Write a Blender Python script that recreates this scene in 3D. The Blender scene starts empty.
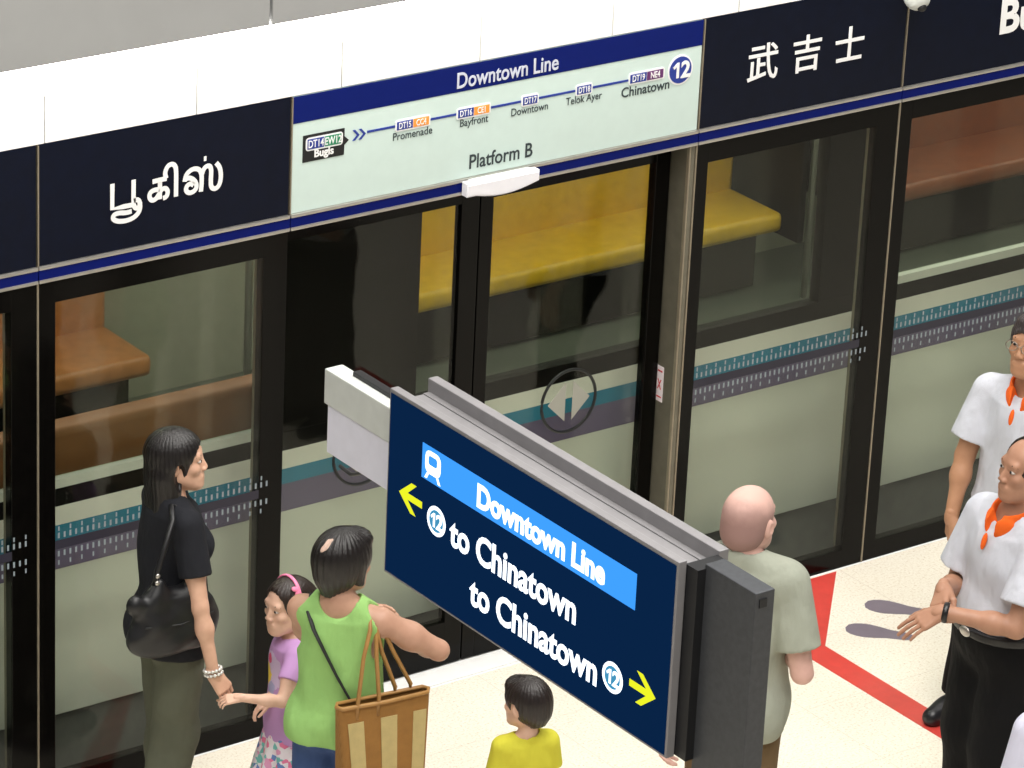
import bpy, bmesh, math, random
import numpy as np
from mathutils import Matrix, Vector
PI = math.pi
SC = bpy.context.scene
COL = SC.collection
random.seed(7)

# ------------------------------------------------------------------ camera
cam = bpy.data.cameras.new('camera')
cam.sensor_width = 36.0
cam.lens = 4100.7 * 36.0 / 1024.0
cam.clip_end = 200
co = bpy.data.objects.new('camera', cam)
COL.objects.link(co)
_r = Vector((0.8087, -0.5864, 0.0441)); _f = Vector((0.5536, 0.7347, -0.3921))
_f.normalize(); _r = (_r - _f * _r.dot(_f)).normalized(); _u = _r.cross(_f)
co.matrix_world = Matrix(((_r.x, _u.x, -_f.x, -7.8629), (_r.y, _u.y, -_f.y, -11.854), (_r.z, _u.z, -_f.z, 7.576), (0, 0, 0, 1)))
SC.camera = co

# ------------------------------------------------------------------ world, lamps, exposure
wd = bpy.data.worlds.new('world'); SC.world = wd; wd.use_nodes = True
wd.node_tree.nodes['Background'].inputs[0].default_value = (1.0, 0.98, 0.95, 1)
wd.node_tree.nodes['Background'].inputs[1].default_value = 0.16
SC.view_settings.view_transform = 'Standard'
SC.view_settings.look = 'None'
SC.view_settings.exposure = 0.0
SC.view_settings.gamma = 1.0
SC.view_settings.use_curve_mapping = False


def area(name, loc, sx, sy, power, color=(1, 1, 1), rot=(0, 0, 0)):
    l = bpy.data.lights.new(name, 'AREA'); l.shape = 'RECTANGLE'; l.size = sx; l.size_y = sy
    l.energy = power; l.color = color
    o = bpy.data.objects.new(name, l); o.location = loc; o.rotation_euler = rot
    COL.objects.link(o); return o


area('hall_lamp', (-2.0, -5.0, 9.4), 9, 1.2, 620, (1.0, 0.97, 0.92))
area('hall_lamp', (2.0, -2.6, 9.4), 9, 1.2, 620, (1.0, 0.97, 0.92))
area('hall_lamp', (-4.0, -9.0, 9.4), 9, 1.2, 520, (1.0, 0.97, 0.92))


# ------------------------------------------------------------------ materials
def lin(c):
    c = c / 255.0
    return c / 12.92 if c <= 0.04045 else ((c + 0.055) / 1.055) ** 2.4


def L(rgb):
    return (lin(rgb[0]), lin(rgb[1]), lin(rgb[2]), 1.0)


class N:
    """small node helper"""
    def __init__(s, name):
        s.m = bpy.data.materials.new(name); s.m.use_nodes = True
        s.t = s.m.node_tree; s.t.nodes.clear()
        s.out = s.n('ShaderNodeOutputMaterial')

    def n(s, kind, **kw):
        x = s.t.nodes.new(kind)
        for k, v in kw.items():
            setattr(x, k, v)
        return x

    def l(s, a, b):
        s.t.links.new(a, b)

    def coord(s, scale=(1, 1, 1)):
        tc = s.n('ShaderNodeTexCoord'); mp = s.n('ShaderNodeMapping')
        mp.inputs['Scale'].default_value = scale
        s.l(tc.outputs['Object'], mp.inputs['Vector'])
        return mp.outputs['Vector']

    def noise(s, scale, detail=3, vec=None, rough=0.5):
        x = s.n('ShaderNodeTexNoise'); x.inputs['Scale'].default_value = scale
        x.inputs['Detail'].default_value = detail; x.inputs['Roughness'].default_value = rough
        s.l(vec if vec is not None else s.coord(), x.inputs['Vector'])
        return x.outputs['Fac']

    def ramp(s, fac, stops):
        r = s.n('ShaderNodeValToRGB'); e = r.color_ramp.elements
        while len(e) < len(stops):
            e.new(0.5)
        for i, (p, c) in enumerate(stops):
            e[i].position = p; e[i].color = c
        s.l(fac, r.inputs['Fac']); return r.outputs['Color']

    def mix(s, fac, a, b):
        x = s.n('ShaderNodeMix', data_type='RGBA')
        for v, i in ((fac, 0), (a, 6), (b, 7)):
            if isinstance(v, (int, float, tuple)):
                x.inputs[i].default_value = v
            else:
                s.l(v, x.inputs[i])
        return x.outputs[2]

    def math(s, op, a, b=None, c=None):
        x = s.n('ShaderNodeMath', operation=op)
        for i, v in enumerate((a, b, c)):
            if v is None:
                continue
            if isinstance(v, (int, float)):
                x.inputs[i].default_value = v
            else:
                s.l(v, x.inputs[i])
        return x.outputs[0]

    def bsdf(s, col, rough=0.5, metal=0.0, bump=None, bstr=0.2, bdist=0.002, spec=0.5):
        b = s.n('ShaderNodeBsdfPrincipled')
        if isinstance(col, tuple):
            b.inputs['Base Color'].default_value = col
        else:
            s.l(col, b.inputs['Base Color'])
        b.inputs['Roughness'].default_value = rough
        b.inputs['Metallic'].default_value = metal
        b.inputs['Specular IOR Level'].default_value = spec
        if bump is not None:
            bp = s.n('ShaderNodeBump'); bp.inputs['Strength'].default_value = bstr
            bp.inputs['Distance'].default_value = bdist
            s.l(bump, bp.inputs['Height']); s.l(bp.outputs['Normal'], b.inputs['Normal'])
        s.l(b.outputs[0], s.out.inputs['Surface'])
        return s.m


def plain(name, rgb, rough=0.5, metal=0.0, var=0.08, nscale=18, bump=0.0, bscale=300, spec=0.5):
    k = N(name)
    c = L(rgb)
    f = k.noise(nscale, 3)
    lo = tuple(max(0, v * (1 - var)) for v in c[:3]) + (1,)
    hi = tuple(min(1, v * (1 + var)) for v in c[:3]) + (1,)
    col = k.ramp(f, [(0.3, lo), (0.7, hi)])
    return k.bsdf(col, rough, metal, k.noise(bscale, 2) if bump > 0 else None, bump, 0.001, spec)


def cloth(name, rgb, var=0.06, fold=0.35):
    k = N(name); c = L(rgb)
    col = k.ramp(k.noise(9, 4), [(0.3, tuple(v * (1 - var) for v in c[:3]) + (1,)), (0.7, tuple(min(1, v * (1 + var)) for v in c[:3]) + (1,))])
    h = k.math('ADD', k.math('MULTIPLY', k.noise(11, 2, k.coord((1.7, 1.7, 0.8)), 0.4), 1.0), k.math('MULTIPLY', k.noise(420, 1), 0.06))
    return k.bsdf(col, 0.85, 0, h, min(1, fold * 2.0), 0.022, 0.2)


def emit(name, rgb, strength):
    k = N(name); e = k.n('ShaderNodeEmission'); e.inputs[0].default_value = L(rgb); e.inputs[1].default_value = strength
    k.l(e.outputs[0], k.out.inputs['Surface']); return k.m


def glass(name, tint, f0=0.03):
    k = N(name)
    t = k.n('ShaderNodeBsdfTransparent'); t.inputs[0].default_value = tint + (1,)
    g = k.n('ShaderNodeBsdfGlossy'); g.inputs['Roughness'].default_value = 0.0
    g.inputs['Color'].default_value = (1, 1, 1, 1)
    ge = k.n('ShaderNodeNewGeometry'); dp = k.n('ShaderNodeVectorMath', operation='DOT_PRODUCT')
    k.l(ge.outputs['Incoming'], dp.inputs[0]); k.l(ge.outputs['Normal'], dp.inputs[1])
    q = k.math('SUBTRACT', 1.0, k.math('ABSOLUTE', dp.outputs['Value']))
    fr = k.math('MULTIPLY_ADD', k.math('POWER', q, 5.0), 1.0 - f0, f0)
    mx = k.n('ShaderNodeMixShader')
    k.l(fr, mx.inputs[0]); k.l(t.outputs[0], mx.inputs[1]); k.l(g.outputs[0], mx.inputs[2])
    k.l(mx.outputs[0], k.out.inputs['Surface'])
    return k.m


M = {}
M['white_panel'] = plain('white_panel', (240, 240, 238), 0.4, var=0.02)
M['grey_wall'] = plain('grey_wall', (153, 154, 154), 0.6, var=0.03, nscale=5)
M['dark_gap'] = plain('dark_gap', (30, 30, 30), 0.8)
M['navy_board'] = plain('navy_board', (6, 12, 29), 0.3, var=0.15, spec=0.15)
M['steel'] = plain('steel', (190, 186, 180), 0.32, 0.85, var=0.05)
M['steel_dark'] = plain('steel_dark', (150, 140, 122), 0.4, 0.5, var=0.08)
M['blue_strip'] = plain('blue_strip', (8, 22, 96), 0.5, var=0.05, spec=0.08)
M['map_white'] = plain('map_white', (196, 214, 208), 0.4, var=0.02)
M['map_blue'] = plain('map_blue', (12, 26, 96), 0.5, var=0.03, spec=0.08)
M['letter_white'] = plain('letter_white', (232, 232, 232), 0.5, var=0.01)
M['letter_grey'] = plain('letter_grey', (196, 200, 214), 0.5, var=0.01)
M['letter_dark'] = plain('letter_dark', (40, 52, 56), 0.5, var=0.02)
M['letter_blue'] = plain('letter_blue', (28, 52, 140), 0.5, var=0.02)
M['pill_orange'] = plain('pill_orange', (240, 150, 60), 0.5, var=0.02)
M['pill_purple'] = plain('pill_purple', (96, 40, 100), 0.5, var=0.02)
M['pill_green'] = plain('pill_green', (30, 130, 90), 0.5, var=0.02)
M['black_card'] = plain('black_card', (14, 16, 18), 0.5)
M['frame_black'] = plain('frame_black', (9, 8, 7), 0.15, var=0.2, spec=0.12)
M['reveal'] = plain('reveal', (112, 108, 94), 0.35, 0.3, var=0.1)
M['screen_glass'] = glass('screen_glass', (0.880, 0.893, 0.862), 0.014)
M['train_glass'] = glass('train_glass', (0.88, 0.92, 0.86), 0.012)
M['plastic_white'] = plain('plastic_white', (235, 234, 240), 0.4, var=0.02)
M['sign_grey'] = plain('sign_grey', (136, 134, 136), 0.5, 0.15, var=0.06)
M['sign_light'] = plain('sign_light', (200, 204, 200), 0.5, var=0.04)
M['sign_white'] = plain('sign_white', (222, 222, 236), 0.5, var=0.03)
M['sign_dark'] = plain('sign_dark', (66, 68, 72), 0.5, 0.2, var=0.12, nscale=60, bump=0.1)
M['sign_black'] = plain('sign_black', (20, 21, 24), 0.5)
M['red_paint'] = plain('red_paint', (204, 70, 62), 0.35, var=0.06)
M['grey_paint'] = plain('grey_paint', (122, 112, 122), 0.4, var=0.05)
M['train_body'] = plain('train_body', (206, 212, 200), 0.35, var=0.03, nscale=2)
M['train_skirt'] = plain('train_skirt', (110, 112, 106), 0.5, var=0.1)
M['train_cream'] = plain('train_cream', (216, 219, 208), 0.35, var=0.02)
M['train_teal'] = plain('train_teal', (24, 120, 150), 0.35, var=0.04)
M['train_purple'] = plain('train_purple', (96, 88, 118), 0.35, var=0.04)
M['train_black'] = plain('train_black', (12, 11, 10), 0.4, var=0.1, spec=0.1)
M['interior_wall'] = plain('interior_wall', (160, 160, 146), 0.5, var=0.05)
M['interior_floor'] = plain('interior_floor', (92, 98, 90), 0.5, var=0.1)
M['seat_yellow'] = plain('seat_yellow', (222, 178, 40), 0.4, var=0.1)
M['seat_orange'] = plain('seat_orange', (184, 122, 74), 0.4, var=0.12)
M['seat_red'] = plain('seat_red', (152, 86, 60), 0.4, var=0.12)
M['seat_brown'] = plain('seat_brown', (152, 98, 66), 0.6, var=0.15, nscale=6)
M['tunnel'] = plain('tunnel', (52, 52, 50), 0.9, var=0.2)
M['tick'] = plain('tick', (138, 150, 158), 0.5, var=0.05)
M['tick_band'] = plain('tick_band', (32, 30, 48), 0.5, var=0.05)
M['sticker_grey'] = plain('sticker_grey', (156, 156, 146), 0.5, var=0.03)
M['sticker_red'] = plain('sticker_red', (200, 50, 60), 0.5)
M['sticker_white'] = plain('sticker_white', (232, 222, 226), 0.5, var=0.02)
M['cove'] = emit('cove', (255, 252, 246), 13.0)
M['train_lamp'] = emit('train_lamp', (255, 250, 240), 11.0)
M['sign_face'] = emit('sign_face', (10, 38, 74), 0.9)
M['sign_text'] = emit('sign_text', (235, 245, 255), 1.9)
M['sign_band'] = emit('sign_band', (60, 150, 244), 1.2)
M['sign_yellow'] = emit('sign_yellow', (236, 242, 40), 1.05)
M['sign_teal'] = emit('sign_teal', (70, 150, 190), 1.0)


def floor_mat():
    k = N('floor_granite')
    tc = k.n('ShaderNodeTexCoord')
    v = tc.outputs['Object']
    sp = k.noise(95, 4, v, 0.7)
    base = k.ramp(sp, [(0.30, L((198, 178, 150))), (0.44, L((234, 226, 210))), (0.62, L((242, 237, 224))), (0.8, L((228, 212, 188)))])
    cloud = k.ramp(k.noise(1.6, 3, v), [(0.3, (0.93, 0.92, 0.9, 1)), (0.7, (1, 1, 1, 1))])
    mul = k.n('ShaderNodeMix', data_type='RGBA', blend_type='MULTIPLY'); mul.inputs[0].default_value = 1
    k.l(base, mul.inputs[6]); k.l(cloud, mul.inputs[7])
    sep = k.n('ShaderNodeSeparateXYZ'); k.l(v, sep.inputs[0])

    def joint(axis, off, period, wid):
        a = k.math('ADD', sep.outputs[axis], -off + period * 40 + period / 2)
        a = k.math('MODULO', a, period)
        a = k.math('ABSOLUTE', k.math('SUBTRACT', a, period / 2))
        return k.math('LESS_THAN', a, wid)
    j = k.math('MAXIMUM', joint(0, 0.955, 0.955, 0.0022), joint(1, 0.0, 0.47, 0.0018))
    col = k.mix(k.math('MULTIPLY', j, 0.22), mul.outputs[2], L((150, 122, 96)))
    return k.bsdf(col, 0.32, 0, None, spec=0.4)


M['floor'] = floor_mat()


# ------------------------------------------------------------------ object helpers
def tag(o, label=None, cat=None, group=None, kind=None):
    if label: o['label'] = label
    if cat: o['category'] = cat
    if group: o['group'] = group
    if kind: o['kind'] = kind
    return o


def empty(name, loc=(0, 0, 0), label=None, cat=None, group=None, rz=0.0, kind=None):
    o = bpy.data.objects.new(name, None); o.location = loc; o.rotation_euler = (0, 0, rz)
    o.empty_display_size = 0.1
    COL.objects.link(o); return tag(o, label, cat, group, kind)


def link(name, me, mat, parent=None, smooth=False):
    mats = mat if isinstance(mat, (list, tuple)) else [mat]
    for m in mats:
        me.materials.append(M[m] if isinstance(m, str) else m)
    if smooth:
        me.polygons.foreach_set('use_smooth', [True] * len(me.polygons))
    o = bpy.data.objects.new(name, me); COL.objects.link(o)
    if parent is not None:
        o.parent = parent
        # vertices are given in world coordinates: undo the parent's own placement
        o.matrix_parent_inverse = Matrix.LocRotScale(parent.location, parent.rotation_euler, None).inverted()
    return o


class B:
    """bmesh collector; all coordinates are world metres"""
    def __init__(s):
        s.b = bmesh.new()

    def box(s, x0, x1, y0, y1, z0, z1, bev=0.0):
        r = bmesh.ops.create_cube(s.b, size=1.0)
        vs = r['verts']
        for v in vs:
            v.co = Vector(((x0 + x1) / 2 + v.co.x * (x1 - x0), (y0 + y1) / 2 + v.co.y * (y1 - y0), (z0 + z1) / 2 + v.co.z * (z1 - z0)))
        if bev > 0:
            es = list({e for v in vs for e in v.link_edges})
            bmesh.ops.bevel(s.b, geom=es, offset=bev, segments=2, affect='EDGES', profile=0.6)
        return s

    def prism(s, pts, axis, a, b, bev=0.0):
        """pts: 2-D outline; axis: the extrusion axis (0,1,2) from a to b"""
        def P(p, t):
            c = [0, 0, 0]; o = [i for i in range(3) if i != axis]
            c[o[0]] = p[0]; c[o[1]] = p[1]; c[axis] = t; return c
        va = [s.b.verts.new(P(p, a)) for p in pts]; vb = [s.b.verts.new(P(p, b)) for p in pts]
        n = len(pts)
        fs = [s.b.faces.new(va), s.b.faces.new(vb[::-1])]
        for i in range(n):
            fs.append(s.b.faces.new((va[i], vb[i], vb[(i + 1) % n], va[(i + 1) % n])))
        bmesh.ops.recalc_face_normals(s.b, faces=fs)
        if bev > 0:
            es = list({e for f in fs[:2] for e in f.edges})
            bmesh.ops.bevel(s.b, geom=es, offset=bev, segments=2, affect='EDGES')
        return s

    def tube(s, pts, rad, seg=8, closed=False, flat=1.0):
        pts = [Vector(p) for p in pts]; n = len(pts); rings = []
        up = Vector((0, 0, 1))
        for i, p in enumerate(pts):
            a = pts[(i - 1) % n] if (closed or i > 0) else p
            b = pts[(i + 1) % n] if (closed or i < n - 1) else p
            t = (b - a).normalized()
            x = t.cross(up)
            if x.length < 1e-3: x = t.cross(Vector((0, 1, 0)))
            x.normalize(); y = x.cross(t)
            r = rad[i] if isinstance(rad, (list, tuple)) else rad
            rings.append([s.b.verts.new(p + x * (math.cos(q) * r) + y * (math.sin(q) * r * flat)) for q in [2 * PI * k / seg for k in range(seg)]])
        m = n if closed else n - 1
        for i in range(m):
            A, C = rings[i], rings[(i + 1) % n]
            for k in range(seg):
                s.b.faces.new((A[k], A[(k + 1) % seg], C[(k + 1) % seg], C[k]))
        if not closed:
            s.b.faces.new(rings[0][::-1]); s.b.faces.new(rings[-1])
        return s

    def sphere(s, c, r, rot=None, seg=20, rings=12):
        rr = bmesh.ops.create_uvsphere(s.b, u_segments=seg, v_segments=rings, radius=1.0)
        R = rot or Matrix.Identity(3)
        r = (r, r, r) if isinstance(r, (int, float)) else r
        for v in rr['verts']:
            v.co = Vector(c) + R @ Vector((v.co.x * r[0], v.co.y * r[1], v.co.z * r[2]))
        return s

    def obj(s, name, mat, parent=None, smooth=False):
        bmesh.ops.recalc_face_normals(s.b, faces=s.b.faces[:])
        me = bpy.data.meshes.new(name); s.b.to_mesh(me); s.b.free()
        return link(name, me, mat, parent, smooth)


def text(name, body, size, origin, xdir, ydir, mat, parent, bold=0.0, align='LEFT', sx=1.0, sy=1.0, ext=0.0008):
    """lettering as a mesh; origin is the baseline point"""
    cu = bpy.data.curves.new(name, 'FONT'); cu.body = body; cu.size = size; cu.extrude = ext / 1.0
    cu.offset = bold; cu.align_x = align; cu.resolution_u = 4
    o = bpy.data.objects.new(name, cu); COL.objects.link(o)
    bpy.context.view_layer.update()
    dg = bpy.context.evaluated_depsgraph_get()
    me = bpy.data.meshes.new_from_object(o.evaluated_get(dg))
    bpy.data.objects.remove(o); bpy.data.curves.remove(cu)
    xd = Vector(xdir) * sx; yd = Vector(ydir) * sy; zd = Vector(xdir).cross(Vector(ydir))
    mt = Matrix(((xd.x, yd.x, zd.x, origin[0]), (xd.y, yd.y, zd.y, origin[1]), (xd.z, yd.z, zd.z, origin[2]), (0, 0, 0, 1)))
    me.transform(mt); me.materials.clear()
    return link(name, me, mat, parent)


WX, WZ = (1, 0, 0), (0, 0, 1)


def stroke_outline(pts, w):
    """ribbon of width w along a 2-D polyline, as quads (list of 4-point lists)"""
    P = [Vector(p) for p in pts]; L_, R_ = [], []
    for i, p in enumerate(P):
        a = P[max(0, i - 1)]; b = P[min(len(P) - 1, i + 1)]
        t = (b - a).normalized(); n = Vector((-t.y, t.x)) * (w / 2)
        L_.append(p + n); R_.append(p - n)
    return [(L_[i], L_[i + 1], R_[i + 1], R_[i]) for i in range(len(P) - 1)]


# ------------------------------------------------------------------ setting
SEAM = [-2.138, -1.068, 0.0, 1.929, 2.997, 4.065, 5.133]
fl = B().box(-9, 9, -13.5, 0.0, -0.2, 0.0).obj('floor', 'floor'); tag(fl, kind='structure')
tb = B().box(-9, 9, 0.0, 4.4, -1.5, -1.3).obj('floor_trackbed', 'tunnel'); tag(tb, kind='structure')
wt = B().box(-9, 9, 4.2, 4.4, -1.5, 4.6).obj('wall_tunnel', 'tunnel'); tag(wt, kind='structure')
ct = B().box(-9, 9, 0.1, 4.4, 4.4, 4.6).obj('ceiling_tunnel', 'tunnel'); tag(ct, kind='structure')
# grey upper wall in two sheets with an open joint, standing forward of the white bulkhead
XJ = -0.197
for i, (a, b) in enumerate(((-6.5, XJ - 0.006), (XJ + 0.006, 7.5))):
    w_ = B().box(a, b, -0.15, 0.05, 2.972, 7.2, 0.004).obj('wall_front', 'grey_wall'); tag(w_, kind='structure')
wj = B().box(XJ - 0.02, XJ + 0.02, -0.10, 0.04, 3.02, 7.1).obj('trim_5', 'dark_gap'); tag(wj, kind='structure')
# white bulkhead panels, lit by the cove above them
x = -0.41 - 0.6275 * 6
k = 0
while x < 6.2:
    q = B()
    q.box(x + 0.0025, x + 0.6275 - 0.0025, 0.0, 0.03, 2.624, 2.80, 0.001)
    q.box(x, x + 0.6275, 0.0, 0.03, 2.80, 2.971)
    tag(q.obj('trim_1', 'white_panel'), kind='structure'); x += 0.6275
tag(B().box(-4.2, 6.4, 0.031, 0.049, 2.6215, 2.971).obj('trim_2', 'dark_gap'), kind='structure')
cv = B().box(-4.2, 6.4, -0.140, -0.02, 2.962, 2.9705).obj('cove_lamp', 'cove')
tag(cv, 'long white cove lamp hidden under the edge of the grey upper wall', 'lamp')

# ------------------------------------------------------------------ header: station boards, rails
def board(x0, x1, mat, label, cat='sign', name='station_name_sign', group=None):
    t = empty(name, ((x0 + x1) / 2, 0.0, 2.16), label, cat, group)
    B().box(x0 + 0.005, x1 - 0.005, 0.0, 0.05, 2.163, 2.62, 0.002).obj('board', mat, t)
    return t


def trims(x0, x1, t):
    B().box(x0 + 0.0005, x0 + 0.0055, -0.003, 0.05, 2.1635, 2.62).obj('edge_trim', 'steel_dark', t)


b0 = board(SEAM[0], SEAM[1], 'navy_board', 'blank black header board at the far left end, left of the Tamil name', 'sign', 'header_board')
b1 = board(SEAM[1], SEAM[2], 'navy_board', 'black station board with white Tamil lettering above the left glass screen')
b2 = board(SEAM[2], SEAM[3], 'map_white', 'pale route map board headed Downtown Line with station stops and Platform B', 'route map', 'route_map_sign')
b3 = board(SEAM[3], SEAM[4], 'navy_board', 'black station board with three white Chinese characters')
b4 = board(SEAM[4], SEAM[5], 'navy_board', 'black station board with a white letter B at the top right corner')
b5 = board(SEAM[5], SEAM[6], 'navy_board', 'blank black header board beyond the letter B board', 'sign', 'header_board')
for t, i in ((b1, 1), (b2, 2), (b3, 3), (b4, 4), (b5, 5)):
    trims(SEAM[i], 0, t)
# blue rail between two steel lips, one length per bay
RL = ['far left end', 'Tamil board', 'route map board', 'Chinese board', 'letter B board', 'far right end']
for i in range(6):
    a, b = SEAM[i] + 0.002, SEAM[i + 1] - 0.002
    t = empty('header_rail', ((a + b) / 2, 0, 2.1), 'blue and steel header rail running under the ' + RL[i], 'rail', 'header rails')
    B().box(a, b, -0.008, 0.05, 2.112, 2.150).obj('blue_strip', 'blue_strip', t)
    B().box(a, b, -0.012, 0.05, 2.150, 2.1625, 0.003).obj('upper_lip', 'steel', t)
    B().box(a, b, -0.012, 0.05, 2.099, 2.112, 0.003).obj('lower_lip', 'steel', t)

# writing on the boards
YF = -0.0012
# Tamil name: first letter drawn by strokes, the others set as type
ox, oz = -0.762, 2.325
# each letter: x offset, width unit, height unit, strokes
TAM = [(-0.762, 0.090, 0.098, [
    [(0, 1.0), (0, 0.02), (0.5, 0.02), (0.98, 0.02)],
    [(0.98, 1.0), (0.98, 0.2), (1.0, -0.05), (1.12, -0.16), (1.26, -0.10), (1.28, 0.08), (1.17, 0.2), (1.0, 0.16)],
    [(1.28, 0.06), (1.30, -0.22), (1.10, -0.46), (0.70, -0.56), (0.26, -0.52), (0.02, -0.38), (0.06, -0.22), (0.3, -0.18), (0.62, -0.24), (0.9, -0.22)]]),
    (-0.606, 0.108, 0.102, [
    [(0.10, 0.74), (0.40, 0.76), (0.66, 0.76)],
    [(0.40, 0.76), (0.40, 0.02)],
    [(0.40, 0.40), (0.20, 0.42), (0.02, 0.36), (-0.02, 0.18), (0.08, 0.03), (0.24, 0.05), (0.36, 0.22), (0.48, 0.40), (0.64, 0.40), (0.72, 0.24), (0.66, 0.06), (0.52, 0.04)],
    [(0.64, 0.76), (0.58, 0.98), (0.68, 1.22), (0.86, 1.28), (1.00, 1.16), (1.03, 0.9), (1.03, 0.4), (1.03, 0.0)]]),
    (-0.462, 0.140, 0.102, [
    [(0.30, 0.30), (0.20, 0.40), (0.08, 0.32), (0.06, 0.14), (0.18, 0.02), (0.34, 0.08), (0.40, 0.24), (0.34, 0.46), (0.18, 0.62), (0.06, 0.60)],
    [(0.02, 0.50), (0.06, 0.78), (0.26, 0.94), (0.46, 0.88), (0.54, 0.66), (0.54, 0.3), (0.52, 0.0)],
    [(0.54, 0.62), (0.62, 0.90), (0.78, 0.94), (0.84, 0.74), (0.82, 0.36), (0.84, 0.06), (0.98, -0.02), (1.10, 0.12), (1.14, 0.44), (1.10, 0.78), (0.98, 0.98)],
    [(0.60, 1.22), (0.68, 1.22)]])]
si = 0
for ox, sw_, sz, stk in TAM:
    bb = B()
    for s_ in stk:
        si += 1
        P = [Vector(p) for p in s_]
        if len(P) > 4:                       # round the corners
            for _ in range(2):
                Q = [P[0]]
                for i in range(len(P) - 1):
                    Q += [P[i] * 0.75 + P[i + 1] * 0.25, P[i] * 0.25 + P[i + 1] * 0.75]
                P = Q + [P[-1]]
        for qd in stroke_outline([(p.x * sw_, p.y * sz) for p in P], 0.0185):
            vs = [bb.b.verts.new((ox + v[0], YF - 0.0008 - 0.0003 * (si % 5), oz + v[1])) for v in qd]
            bb.b.faces.new(vs)
    bb.obj('lettering', 'letter_white', b1)
for ch, xx in (('武', 2.160), ('吉', 2.388), ('士', 2.612)):
    text('lettering', ch, 0.165, (xx, YF, 2.332), WX, WZ, 'letter_white', b3, bold=0.0016)
text('lettering', 'Bugis', 0.205, (3.510, YF, 2.312), WX, WZ, 'letter_white', b4, bold=0.006)

# route map
B().box(0.005, 1.924, -0.0015, 0.001, 2.516, 2.62).obj('header_band', 'map_blue', b2)
text('title_lettering', 'Downtown Line', 0.088, (0.737, -0.0022, 2.532), WX, WZ, 'letter_grey', b2, bold=0.0012, sx=0.83)
text('platform_lettering', 'Platform B', 0.082, (0.811, YF, 2.196), WX, WZ, 'letter_dark', b2, bold=0.0008, sx=0.86)
blk = B().prism([(0.052, 2.357), (0.236, 2.357), (0.236, 2.395), (0.256, 2.412), (0.236, 2.430), (0.236, 2.462), (0.052, 2.462)], 1, -0.002, 0.0).obj('origin_plate', 'black_card', b2)


def pill(x0, x1, z, h, mats, words, par, tm='letter_white'):
    """a station code pill: white rim, one or two coloured halves, code lettering"""
    def outline(a, b, hh):
        pts = []
        r = hh * 0.45
        for cx, cz, s0 in ((b - r, z + hh - r, 0), (a + r, z + hh - r, 90), (a + r, z - hh + r, 180), (b - r, z - hh + r, 270)):
            for q in range(0, 91, 30):
                pts.append((cx + r * math.cos(math.radians(s0 + q)), cz + r * math.sin(math.radians(s0 + q))))
        return pts
    B().prism(outline(x0 - 0.006, x1 + 0.006, h + 0.006), 1, -0.003, -0.0005).obj('code_rim', 'letter_white', par)
    n = len(mats); w = (x1 - x0) / n
    for i, (m, t) in enumerate(zip(mats, words)):
        B().box(x0 + i * w + 0.001, x0 + (i + 1) * w - 0.001, -0.0042, -0.0028, z - h, z + h, 0.001).obj('code_pill', m, par)
        text('code_lettering', t, h * 2.05, (x0 + (i + 0.5) * w, -0.0046, z - h * 0.68), WX, WZ, tm, par, align='CENTER', sx=0.72, bold=0.0004)


pill(0.070, 0.222, 2.425, 0.020, ['letter_blue', 'pill_green'], ['DT14', 'EW12'], b2)
text('stop_lettering', 'Bugis', 0.042, (0.145, -0.0026, 2.371), WX, WZ, 'letter_white', b2, align='CENTER', bold=0.0012)
for xx in (0.272, 0.300):
    B().prism([(xx, 2.404), (xx + 0.012, 2.404), (xx + 0.032, 2.424), (xx + 0.012, 2.446), (xx, 2.446), (xx + 0.020, 2.424)], 1, -0.002, 0.0).obj('chevron', 'letter_blue', b2)
B().box(0.338, 1.60, -0.0018, 0.0, 2.424, 2.433).obj('route_line', 'letter_blue', b2)
pill(0.470, 0.618, 2.428, 0.0165, ['letter_blue', 'pill_orange'], ['DT15', 'CC4'], b2)
text('stop_lettering', 'Promenade', 0.044, (0.545, YF, 2.372), WX, WZ, 'letter_dark', b2, align='CENTER', sx=0.9)
pill(0.750, 0.898, 2.428, 0.0165, ['letter_blue', 'pill_orange'], ['DT16', 'CE1'], b2)
text('stop_lettering', 'Bayfront', 0.044, (0.828, YF, 2.374), WX, WZ, 'letter_dark', b2, align='CENTER', sx=0.88)
pill(1.054, 1.124, 2.428, 0.0165, ['letter_blue'], ['DT17'], b2)
text('stop_lettering', 'Downtown', 0.044, (1.090, YF, 2.376), WX, WZ, 'letter_dark', b2, align='CENTER', sx=0.88)
pill(1.312, 1.382, 2.428, 0.0165, ['letter_blue'], ['DT18'], b2)
text('stop_lettering', 'Telok Ayer', 0.044, (1.350, YF, 2.376), WX, WZ, 'letter_dark', b2, align='CENTER', sx=0.86)
pill(1.570, 1.735, 2.432, 0.018, ['letter_blue', 'pill_purple'], ['DT19', 'NE4'], b2)
text('stop_lettering', 'Chinatown', 0.057, (1.652, YF, 2.362), WX, WZ, 'letter_dark', b2, align='CENTER', sx=0.95, bold=0.0006)


def disc(cx, cz, r, y0, y1, name, mat, par, n=28):
    return B().prism([(cx + r * math.cos(2 * PI * i / n), cz + r * math.sin(2 * PI * i / n)) for i in range(n)], 1, y0, y1).obj(name, mat, par)


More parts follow.
